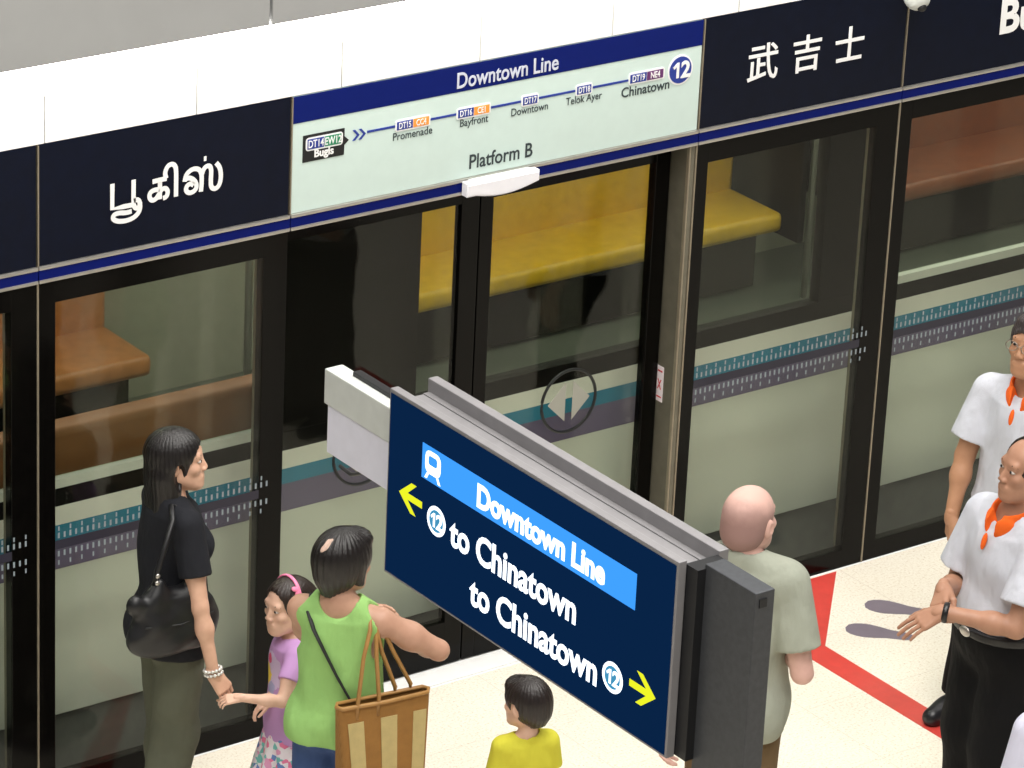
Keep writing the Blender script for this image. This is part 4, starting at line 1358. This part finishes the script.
def spots(name, base, items):
    k = N(name); c = L(base)
    col = k.ramp(k.noise(9, 3), [(0.3, tuple(v * 0.95 for v in c[:3]) + (1,)), (0.7, c)])
    tc = k.n('ShaderNodeTexCoord')
    nz = k.n('ShaderNodeTexNoise'); nz.inputs['Scale'].default_value = 30; k.l(tc.outputs['Object'], nz.inputs['Vector'])
    for (p, r, rgb) in items:
        d = k.n('ShaderNodeVectorMath', operation='DISTANCE'); d.inputs[1].default_value = p
        k.l(tc.outputs['Object'], d.inputs[0])
        e = k.math('ADD', d.outputs['Value'], k.math('MULTIPLY', k.math('SUBTRACT', nz.outputs['Fac'], 0.5), r * 1.0))
        col = k.mix(k.math('LESS_THAN', e, r), col, L(rgb))
    return k.bsdf(col, 0.85, 0, k.noise(14, 2), 0.35, 0.012, 0.2)


def floral(name):
    k = N(name)
    v = k.n('ShaderNodeTexVoronoi'); v.inputs['Scale'].default_value = 52
    tc = k.n('ShaderNodeTexCoord'); k.l(tc.outputs['Object'], v.inputs['Vector'])
    sep = k.n('ShaderNodeSeparateColor'); k.l(v.outputs['Color'], sep.inputs[0])
    r = k.n('ShaderNodeValToRGB'); r.color_ramp.interpolation = 'CONSTANT'
    cols = [(0.0, (236, 228, 236)), (0.30, (232, 130, 168)), (0.44, (238, 232, 238)), (0.56, (110, 140, 196)), (0.68, (236, 226, 232)), (0.80, (120, 190, 186)), (0.88, (226, 160, 196))]
    e = r.color_ramp.elements
    while len(e) < len(cols): e.new(0.5)
    for i, (p, c) in enumerate(cols):
        e[i].position = p; e[i].color = L(c)
    k.l(sep.outputs[0], r.inputs['Fac'])
    return k.bsdf(r.outputs['Color'], 0.85, 0, k.noise(14, 2), 0.3, 0.01, 0.2)


M['tee_lilac'] = spots('tee_lilac', (196, 152, 206), [((-0.02, 0.085, 0.76), 0.072, (206, 186, 218)), ((0.02, 0.085, 0.735), 0.042, (236, 206, 84)), ((0.0, 0.085, 0.80), 0.022, (226, 90, 130)), ((-0.03, 0.085, 0.69), 0.030, (170, 168, 206))])
M['skirt_floral'] = floral('skirt_floral')
DOWN = dict(fing=(0, 0, -1))


def dn(x, y=0.03, z=0.80):
    return (x, y, z)


P = {}
# woman in black: seen from her right, right hand holding the girl's
P['w'] = dict(fem=True, skin=skin('skin_light', (206, 166, 142)), look=2, nod=-3, hair=hair_mat('hair_black', (17, 12, 12)), hair_shape=hair_bob,
              shirt=dict(mat='tee_black', hem=0.84, sleeve=0.62, inf=0.014, neckcut=0.072, hemr=(0.180, 0.135)),
              trousers=dict(mat='trouser_olive', top=1.0, inf=0.016, loose=0.014), shoes='shoe_black', stance=((0.0, 0.05), (0.0, -0.06)),
              w=0.93, arm=1.12,
              arms=dict(R=dict(w=(-0.800, -0.795, 0.800), pole=(-0.6, -0.6, 0), fing=(0.42, -0.25, -0.75), back=(0.1, -1, 0.3), curl=(0.45, 0.6, 0.45), thumb=0.8),
                        L=dict(l=dn(-0.11, 0.09, 0.79), lift=(0.045, 0.06, 0)), ))
person('w', 'woman in black t-shirt and olive trousers holding a small girl by the hand', (-0.793, -0.488), 1.645, 30, P['w'])
# girl
P['g'] = dict(fem=False, skin=skin('skin_child', (222, 184, 162)), look=220, nod=2, head=1.36, q=0.935, w=0.86, shoulder=0.165, hair=hair_mat('hair_brown', (38, 27, 23)), hair_shape=hair_girl, hand=0.92,
              shirt=dict(mat='tee_lilac', hem=0.80, sleeve=0.55, inf=0.014, neckcut=0.072, hemr=(0.165, 0.125), flare=0.012),
              skirt=dict(mat='skirt_floral', top=0.93, hem=0.50, r0=(0.235, 0.205), r1=(0.135, 0.11)), shoes='shoe_brown',
              arms=dict(L=dict(w=(-0.745, -0.880, 0.745), pole=(0.5, -0.6, -0.6), fing=(-0.55, 0.35, -0.12), back=(0.1, -0.6, 0.9), curl=(0.45, 0.5, 0.4), thumb=0.6),
                        R=dict(w=(-0.575, -0.815, 0.655), pole=(0.5, 0.6, -0.4), fing=(-0.5, 0.2, -0.3), back=(-0.2, 0.2, 1.0), curl=(0.4, 0.5, 0.4))))
person('g', 'small girl in lilac t-shirt, floral skirt and pink hairband', (-0.475, -0.79), 1.11, 196, P['g'])
# woman in green
P['n'] = dict(fem=True, skin=skin('skin_tan', (186, 146, 124)), look=46, nod=2, head=1.09, arm=1.07, hair=hair_mat('hair_black', (17, 12, 12)), hair_shape=hair_crop, w=1.05, thick=1.12, q=0.98, shoulder=0.156,
              shirt=dict(mat='tank_green', hem=0.86, sleeve=0, inf=0.012, neckcut=0.080, necky=-0.012, scoop=(1.485, -0.075), hemr=(0.190, 0.145)),
              trousers=dict(mat='denim', top=1.0, inf=0.010), shoes='shoe_brown',
              arms=dict(R=dict(w=(-0.310, -1.260, 1.040), pole=(0.85, -0.62, -0.50), lift=(0, 0.01, 0.0), fing=(-0.7, 0.4, 0.25), back=(0.3, 0.6, 0.8), curl=(0.3, 0.4, 0.3)),
                        L=dict(w=(-0.370, -1.040, 1.06), pole=(0.8, 0.6, -1.4), fing=(0.8, -0.5, 0.1), back=(0.3, 0.8, 0.4))))
person('n', 'woman in lime green sleeveless top with cropped black hair, arms folded', (-0.606, -1.303), 1.53, 74, P['n'])
# boy
P['b'] = dict(fem=False, skin=skin('skin_child', (222, 184, 162)), look=143, nod=2, head=1.36, q=0.93, w=0.88, shoulder=0.165, hair=hair_mat('hair_dark', (27, 19, 18)), hair_shape=hair_boy, hand=0.92,
              shirt=dict(mat='tee_yellow', hem=0.80, sleeve=0.62, inf=0.018, neckcut=0.072, hemr=(0.175, 0.135)),
              trousers=dict(mat='denim', top=0.96, inf=0.02, long=False, name='shorts'), shoes='shoe_brown',
              arms=dict(L=dict(l=dn(-0.23, 0.06, 0.84)), R=dict(l=dn(0.23, 0.06, 0.84))))
person('b', 'little boy in yellow t-shirt with short dark hair, standing below the sign', (-0.105, -1.735), 1.022, 112, P['b'])
# bald man
P['d'] = dict(fem=False, skin=skin('skin_pink', (214, 174, 162)), look=58, nod=-2, head=1.09, hair='stubble', hair_shape=hair_stubble,
              shirt=dict(mat='tee_sage', hem=0.80, sleeve=0.72, inf=0.021, neckcut=0.066, hemr=(0.190, 0.145)),
              trousers=dict(mat='trouser_khaki', top=1.0, inf=0.014), shoes='shoe_brown',
              w=0.97, shoulder=0.172, arm=1.13,
              arms=dict(R=dict(w=(0.800, -2.030, 1.15), pole=(-0.15, -0.5, -0.65), fing=(-0.2, 0.7, 0.1), curl=(0.5, 0.6, 0.4)),
                        L=dict(w=(0.385, -1.91, 0.745), pole=(-0.5, -0.6, 0), fing=(-0.18, 0.12, -1), curl=(0.5, 0.6, 0.4))))
def stubble():
    k = N('stubble')
    tc = k.n('ShaderNodeTexCoord'); sp = k.n('ShaderNodeSeparateXYZ'); k.l(tc.outputs['Object'], sp.inputs[0])
    z = k.math('ADD', sp.outputs[2], k.math('MULTIPLY', k.math('SUBTRACT', k.noise(28, 3), 0.5), 0.05))
    z = k.math('ADD', z, k.math('MULTIPLY', sp.outputs[1], 0.35))
    f = k.math('MULTIPLY_ADD', z, 1 / 0.11, -1.585 / 0.11)
    col = k.ramp(f, [(0.0, L((150, 118, 112))), (0.45, L((172, 138, 130))), (0.95, L((214, 174, 162)))])
    return k.bsdf(col, 0.6, 0, k.noise(420, 1), 0.3, 0.001, 0.3)


M['stubble'] = stubble()
person('d', 'bald man in sage t-shirt and khaki trousers standing behind the sign', (0.580, -2.045), 1.72, 70, P['d'])
# man with glasses at the back
P['m'] = dict(fem=False, skin=skin('skin_brown', (178, 134, 104)), look=232, nod=-9, head=1.05, q=0.958, hfwd=0.012, stance=((0.0, 0.0), (0.02, 0.15)), hair=hair_mat('hair_grey', (58, 52, 53)), hair_shape=hair_short, smile=0.004, lip='lip_dark',
              shirt=dict(mat='polo_white', hem=0.95, sleeve=0.74, inf=0.016, neckcut=0.078, necky=0.012, hemr=(0.180, 0.140), collar='polo_orange', sleeve_r=0.070),
              trousers=dict(mat='trouser_black', top=1.0, inf=0.014), shoes='shoe_black',
              arms=dict(R=dict(w=(2.345, -1.195, 0.79), pole=(0, 0.8, 0), fing=(-0.02, -0.02, -1), back=(-1, 0.5, 0)), L=dict(l=dn(-0.25, 0.03, 0.83))))
person('m', 'smiling man in glasses, grey haired, white polo with orange collar, standing further back', (2.575, -1.345), 1.715, 232, P['m'])
# man with the belt in front
P['f'] = dict(fem=False, skin=skin('skin_brown2', (170, 128, 104)), look=206, nod=-5, head=1.04, q=0.962, hfwd=0.014, hoff=(-0.022, -0.034, 0), shoulder=0.172, hair=hair_mat('hair_dark2', (28, 23, 23)), hair_shape=hair_receding, lip='lip_dark', w=1.0, fat=0.5, arm=1.12,
              shirt=dict(mat='polo_white', hem=1.012, sleeve=0.74, inf=0.018, neckcut=0.080, necky=0.012, hemr=(0.150, 0.115), collar='polo_orange', sleeve_r=0.074),
              trousers=dict(mat='trouser_black', top=1.02, inf=0.034, loose=0.030, belt='leather_black'), shoes='shoe_black',
              arms=dict(L=dict(w=(1.432, -2.161, 1.08), pole=(0.5, -0.9, -0.5), fing=(-0.119, 0.065, -0.075), back=(0.0, -0.4, 0.9), curl=(0.15, 0.2, 0.15), spread=0.02),
                        R=dict(w=(1.500, -2.085, 1.125), pole=(0.4, 0.5, -1.0), fing=(-0.06, -0.05, -0.030), back=(-0.3, 0.5, 0.8), curl=(0.7, 0.9, 0.6), thumb=0.8)))
person('f', 'balding man in white polo with orange collar touching his wristwatch', (1.752, -2.150), 1.69, 214, P['f'])
# person cut off at the lower right corner
P['k'] = dict(fem=False, skin=skin('skin_brown', (178, 134, 104)), look=120, hair=hair_mat('hair_dark', (27, 19, 18)), hair_shape=hair_short,
              shirt=dict(mat='shirt_lilac', hem=0.9, sleeve=0.8, inf=0.018, neckcut=0.075, hemr=(0.185, 0.145)), trousers=dict(mat='trouser_black', top=1.0), shoes='shoe_black',
              arms=dict(L=dict(l=dn(-0.27, 0.04, 0.83)), R=dict(l=dn(0.27, 0.04, 0.83))))
person('k', 'person in pale lilac white shirt, only a sleeve showing at the lower right corner', (0.885, -3.43), 1.66, 115, P['k'])


# ---- worn details
def on_head(key, name, mat, fn, lo, hi, h=0.0022):
    i = P[key]['_']; g = Vox(lo, hi, h); fn(g); V, F = g.mesh()
    return npmesh(name, [(i['from_head'](V) * i['s'], F)], mat, i['T'])


def band(g):
    g.put(('ring', (0, -0.004, 0.030), Rx(PI / 2 + 0.10), 0.0885, 0.0985, 0.0045, 0.0085, 0.0, 'u'))
    g.plane((0, 0, -1), 0.020)


def bow(g):
    g.puts([('e', (-0.074, 0.004, 0.085), (0.008, 0.010, 0.010), None, 0.0, 'u'), ('e', (-0.081, -0.004, 0.066), (0.007, 0.017, 0.014), Ry(0.3) @ Rx(0.5), 0.003, 'u'), ('e', (-0.066, 0.008, 0.102), (0.007, 0.016, 0.012), Ry(0.8) @ Rx(0.5), 0.003, 'u')])


on_head('g', 'hairband', 'pink', band, (-0.11, -0.06, -0.03), (0.11, 0.06, 0.15))
on_head('g', 'hairband_bow', 'pink', bow, (-0.12, -0.05, 0.02), (-0.03, 0.05, 0.14), 0.002)


def thin_spot(g):
    hair_crop(g)
    g.F -= 0.0014
    e = Vox(g.lo, g.lo + (np.array(g.F.shape) - 1) * g.h, g.h)
    e.F = e.F[:g.F.shape[0], :g.F.shape[1], :g.F.shape[2]] if e.F.shape != g.F.shape else e.F
    e.put(('e', (0.012, -0.104, 0.092), (0.013, 0.030, 0.036), Ry(0.25), 0.0, 'u'))
    e.ripple(0.0016, [(160, 90, 60, 0), (-120, 200, 30, 1)])
    m = tuple(min(a, b) for a, b in zip(e.F.shape, g.F.shape))
    g.F = np.maximum(g.F[:m[0], :m[1], :m[2]], e.F[:m[0], :m[1], :m[2]])
    g.ax = [a[:k_] for a, k_ in zip(g.ax, m)]


M['scalp'] = plain('scalp', (196, 166, 150), 0.5, var=0.15, nscale=90)
on_head('n', 'thin_spot', 'scalp', thin_spot, (-0.135, -0.165, -0.13), (0.135, 0.13, 0.145), 0.0030)


def specs(g):
    for s_ in (1, -1):
        g.put(('ring', (s_ * 0.033, 0.101, 0.002), Rx(PI / 2) @ np.eye(3), 0.0245, 0.0175, 0.0016, 0.0016, 0.0, 'u'))
        g.put(('c', (s_ * 0.058, 0.100, 0.008), (s_ * 0.084, -0.005, 0.014), 0.0016, 0.0016, 0.0, 'u'))
    g.put(('c', (-0.010, 0.102, 0.005), (0.010, 0.102, 0.005), 0.0016, 0.0016, 0.0, 'u'))


on_head('m', 'glasses', 'wire', specs, (-0.10, -0.02, -0.03), (0.10, 0.115, 0.03), 0.0011)


def wrist_ring(key, side, name, mat, along, rad, rt, rz, h=0.0022):
    i = P[key]['_']; S, E_, W = i['arms'][side]
    d = unit(W - E_); x = unit(np.cross(d, (0.2, 0.3, 1))); y = np.cross(d, x)
    R = np.stack([x, y, d], 1); cpt = W - d * along
    g = Vox(cpt - 0.06, cpt + 0.06, h)
    g.put(('ring', tuple(cpt), R, rad, rad, rt, rz, 0.0, 'u'))
    V, F = g.mesh(); return npmesh(name, [(V * i['s'], F)], mat, i['T']), R, cpt


wrist_ring('f', 'L', 'wristwatch', 'watch_black', 0.014, 0.0345, 0.005, 0.011)
i_ = P['w']['_']
S_, E_, W_ = i_['arms']['R']; d_ = unit(W_ - E_); x_ = unit(np.cross(d_, (0.2, 0.3, 1))); y_ = np.cross(d_, x_)
g = Vox(W_ - 0.07, W_ + 0.07, 0.0022)
for row, al in ((0, 0.004), (1, 0.020)):
    for a in range(13):
        t = 2 * PI * a / 13 + row * 0.2
        c_ = W_ - d_ * al + (x_ * math.cos(t) + y_ * math.sin(t)) * 0.0315
        g.put(('e', tuple(c_), (0.0072, 0.0072, 0.0072), None, 0.001, 'u'))
V, F = g.mesh(); npmesh('bracelet', [(V * i_['s'], F)], 'bead', i_['T'])


# ------------------------------------------------------------------ bags
def bag_black():
    t = empty('shoulder_bag', (-0.90, -0.66, 0.88), 'slouchy black leather shoulder bag hanging at the elbow of the woman in black', 'bag')
    g = Vox((-1.16, -0.80, 0.82), (-0.64, -0.55, 1.30), 0.0055)
    cx, cy, y1 = -0.905, -0.672, 0.058
    g.puts([('e', (cx - 0.06, cy, 0.985), (0.115, 0.058, 0.105), None, 0.0, 'u'), ('e', (cx + 0.07, cy - 0.01, 0.99), (0.115, 0.058, 0.110), None, 0.05, 'u'), ('e', (cx, cy, 0.96), (0.180, 0.055, 0.075), None, 0.04, 'u'),
            ('c', (cx - 0.10, cy, 1.06), (cx - 0.060, cy, 1.165), 0.045, 0.020, 0.04, 'u'), ('c', (cx + 0.10, cy - 0.01, 1.06), (cx + 0.075, cy - 0.01, 1.155), 0.045, 0.022, 0.04, 'u'), ('c', (cx - 0.06, cy, 1.10), (cx + 0.07, cy, 1.10), 0.036, 0.036, 0.05, 'u'),
            ('e', (cx - 0.155, cy, 1.105), (0.030, 0.024, 0.040), None, 0.03, 'u')])
    g.ripple(0.0022, [(40, 10, 26, 0), (-30, 20, 44, 1), (18, 0, -60, 2)])
    V, F = g.mesh(); o = npmesh('bag_body', [(V, F)], 'leather_black', t); o.matrix_parent_inverse = Matrix.Translation(t.location).inverted()
    sx, sy, sz = -0.862, -0.622, 1.412
    B().tube([(cx - 0.075, cy, 1.15), (cx - 0.070, cy - 0.008, 1.22), (-0.935, -0.668, 1.30), (-0.890, -0.645, 1.385), (sx, sy + 0.035, sz), (-0.835, -0.59, 1.400), (-0.80, -0.665, 1.33), (cx + 0.085, cy - 0.02, 1.22), (cx + 0.08, cy - 0.01, 1.145)], 0.0105, 8).obj('strap', 'leather_black', t, True)
    for xx, zz in ((cx - 0.074, 1.178), (cx - 0.072, 1.205)):
        B().sphere((xx, cy - 0.018, zz), (0.010, 0.006, 0.010), seg=10, rings=6).obj('strap_ring', 'steel', t, True)
    B().tube([(cx - 0.14, cy - 0.05, 1.03), (cx, cy - 0.062, 1.015), (cx + 0.14, cy - 0.058, 1.03)], 0.004, 6).obj('seam_piping', 'strap_black', t, True)


bag_black()


def weave(name, a, b):
    k = N(name)
    wv = k.n('ShaderNodeTexWave'); wv.inputs['Scale'].default_value = 130; wv.bands_direction = 'Z'
    w2 = k.n('ShaderNodeTexWave'); w2.inputs['Scale'].default_value = 130; w2.bands_direction = 'X'
    tc = k.n('ShaderNodeTexCoord'); k.l(tc.outputs['Object'], wv.inputs['Vector']); k.l(tc.outputs['Object'], w2.inputs['Vector'])
    f = k.math('MULTIPLY', wv.outputs['Fac'], w2.outputs['Fac'])
    n = k.noise(30, 3)
    col = k.mix(k.math('MULTIPLY', f, 0.6), k.ramp(n, [(0.3, tuple(v * 0.85 for v in L(a)[:3]) + (1,)), (0.7, L(a))]), L(b))
    return k.bsdf(col, 0.75, 0, f, 0.5, 0.003, 0.3)


M['straw'] = weave('straw', (150, 106, 52), (168, 124, 66))
M['straw_pale'] = weave('straw_pale', (192, 172, 116), (206, 188, 136))
M['bamboo'] = plain('bamboo', (158, 116, 62), 0.5, var=0.12)


def tote():
    t = empty('tote_bag', (-0.545, -1.50, 0.60), 'tan woven straw tote bag with pale panels on the shoulder of the woman in green', 'bag')
    ux = Vector((0.99, -0.14, 0)).normalized(); uy = Vector((0.14, 0.99, 0)).normalized(); c0 = Vector((-0.552, -1.492, 0))
    zt, zb, wt_, wb_, dt, db = 0.965, 0.600, 0.178, 0.150, 0.022, 0.060

    def Pt(u_, v_, z):
        return c0 + ux * u_ + uy * v_ + Vector((0, 0, z))
    q = B(); n = 14
    def ring(z, k):
        f = (z - zb) / (zt - zb); W = wb_ + (wt_ - wb_) * f; D = db + (dt - db) * f - 0.004 * k
        W -= 0.004 * k
        pts = []
        for sx_, sy_, s0 in ((1, 1, 0), (-1, 1, 90), (-1, -1, 180), (1, -1, 270)):
            for a in range(0, 91, 30):
                r = 0.018
                pts.append(Pt(sx_ * (W - r) + r * math.cos(math.radians(s0 + a)), sy_ * (D - r) + r * math.sin(math.radians(s0 + a)), z + 0.006 * math.sin(sx_ * 1.0)))
        return [q.b.verts.new(p) for p in pts]
    zs = [zb + (zt - zb) * i / n for i in range(n + 1)]
    outer = [ring(z, 0) for z in zs]; inner = [ring(z, 1) for z in zs[::-1][:-1]]
    seq = outer + inner
    for A, C in zip(seq[:-1], seq[1:]):
        for k in range(len(A)):
            q.b.faces.new((A[k], A[(k + 1) % len(A)], C[(k + 1) % len(A)], C[k]))
    q.b.faces.new(outer[0][::-1]); q.b.faces.new(inner[-1])
    q.obj('bag_body', 'straw', t)
    # pale inset panels, three across the face and one on each end
    for (a, b) in ((-0.150, -0.088), (-0.020, 0.045), (0.110, 0.162)):
        q = B()
        for (zz0, zz1) in ((0.625, 0.905),):
            def W(z, u_): return u_ * (wb_ + (wt_ - wb_) * (z - zb) / (zt - zb)) / wt_
            vs = []
            for z, u_ in ((zz0, a), (zz0, b), (zz1, b), (zz1, a)):
                D = db + (dt - db) * (z - zb) / (zt - zb)
                vs.append((Pt(W(z, u_), -D - 0.0025, z), Pt(W(z, u_), -D + 0.002, z)))
            va = [q.b.verts.new(v[0]) for v in vs]; vb = [q.b.verts.new(v[1]) for v in vs]
            q.b.faces.new(va); q.b.faces.new(vb[::-1])
            for i in range(4): q.b.faces.new((va[i], vb[i], vb[(i + 1) % 4], va[(i + 1) % 4]))
        o = q.obj('pale_panel', 'straw_pale', t)
    q = B()
    q.tube([Pt(-wt_ + 0.012, -dt, zt), Pt(0, -dt - 0.002, zt - 0.004), Pt(wt_ - 0.012, -dt, zt), Pt(wt_, 0, zt + 0.002), Pt(wt_ - 0.012, dt, zt), Pt(0, dt, zt), Pt(-wt_ + 0.012, dt, zt), Pt(-wt_, 0, zt)], 0.008, 8, True)
    q.obj('rim', 'bamboo', t, True)
    # two flat handles over the right shoulder
    for v_, ua, ub, S in ((-dt, -0.110, -0.030, Vector((-0.578, -1.448, 1.245))), (dt, 0.055, 0.115, Vector((-0.545, -1.440, 1.235)))):
        q = B()
        a = Pt(ua, v_, zt - 0.05); b = Pt(ub, v_, zt - 0.05)
        q.tube([a, Pt(ua + 0.004, v_, zt + 0.02), a.lerp(S, 0.62) + Vector((-0.010, 0, 0.01)), S + Vector((-0.014, -0.012, -0.02)), S + Vector((0, 0.01, 0.004)), S + Vector((0.016, -0.004, -0.025)), b.lerp(S, 0.6) + Vector((0.010, 0, 0.01)), Pt(ub + 0.004, v_, zt + 0.02), b], 0.0078, 8)
        q.obj('handle', 'bamboo', t, True)


tote()


def crossbody():
    t = empty('crossbody_strap', (-0.62, -1.29, 1.0), 'thin black bag strap crossing the back of the woman in green', 'bag strap')
    i = P['n']['_']; s = i['s']
    # strap line in her own frame, from the left shoulder to the right hip across the back
    q_ = i['q']
    T_ = i['T']
    pts = [(-0.112, 0.06, 1.385), (-0.122, -0.008, 1.428), (-0.108, -0.080, 1.385), (-0.070, -0.122, 1.335), (-0.02, -0.138, 1.26), (0.035, -0.138, 1.16), (0.085, -0.128, 1.07), (0.135, -0.105, 0.99), (0.175, -0.06, 0.94), (0.19, 0.0, 0.92)]
    mt = Matrix.LocRotScale(T_.location, T_.rotation_euler, None)
    w_ = [mt @ (Vector(p) * s) for p in pts]
    B().tube(w_, 0.0085, 8, False, 0.5).obj('strap', 'strap_black', t, True)


crossbody()
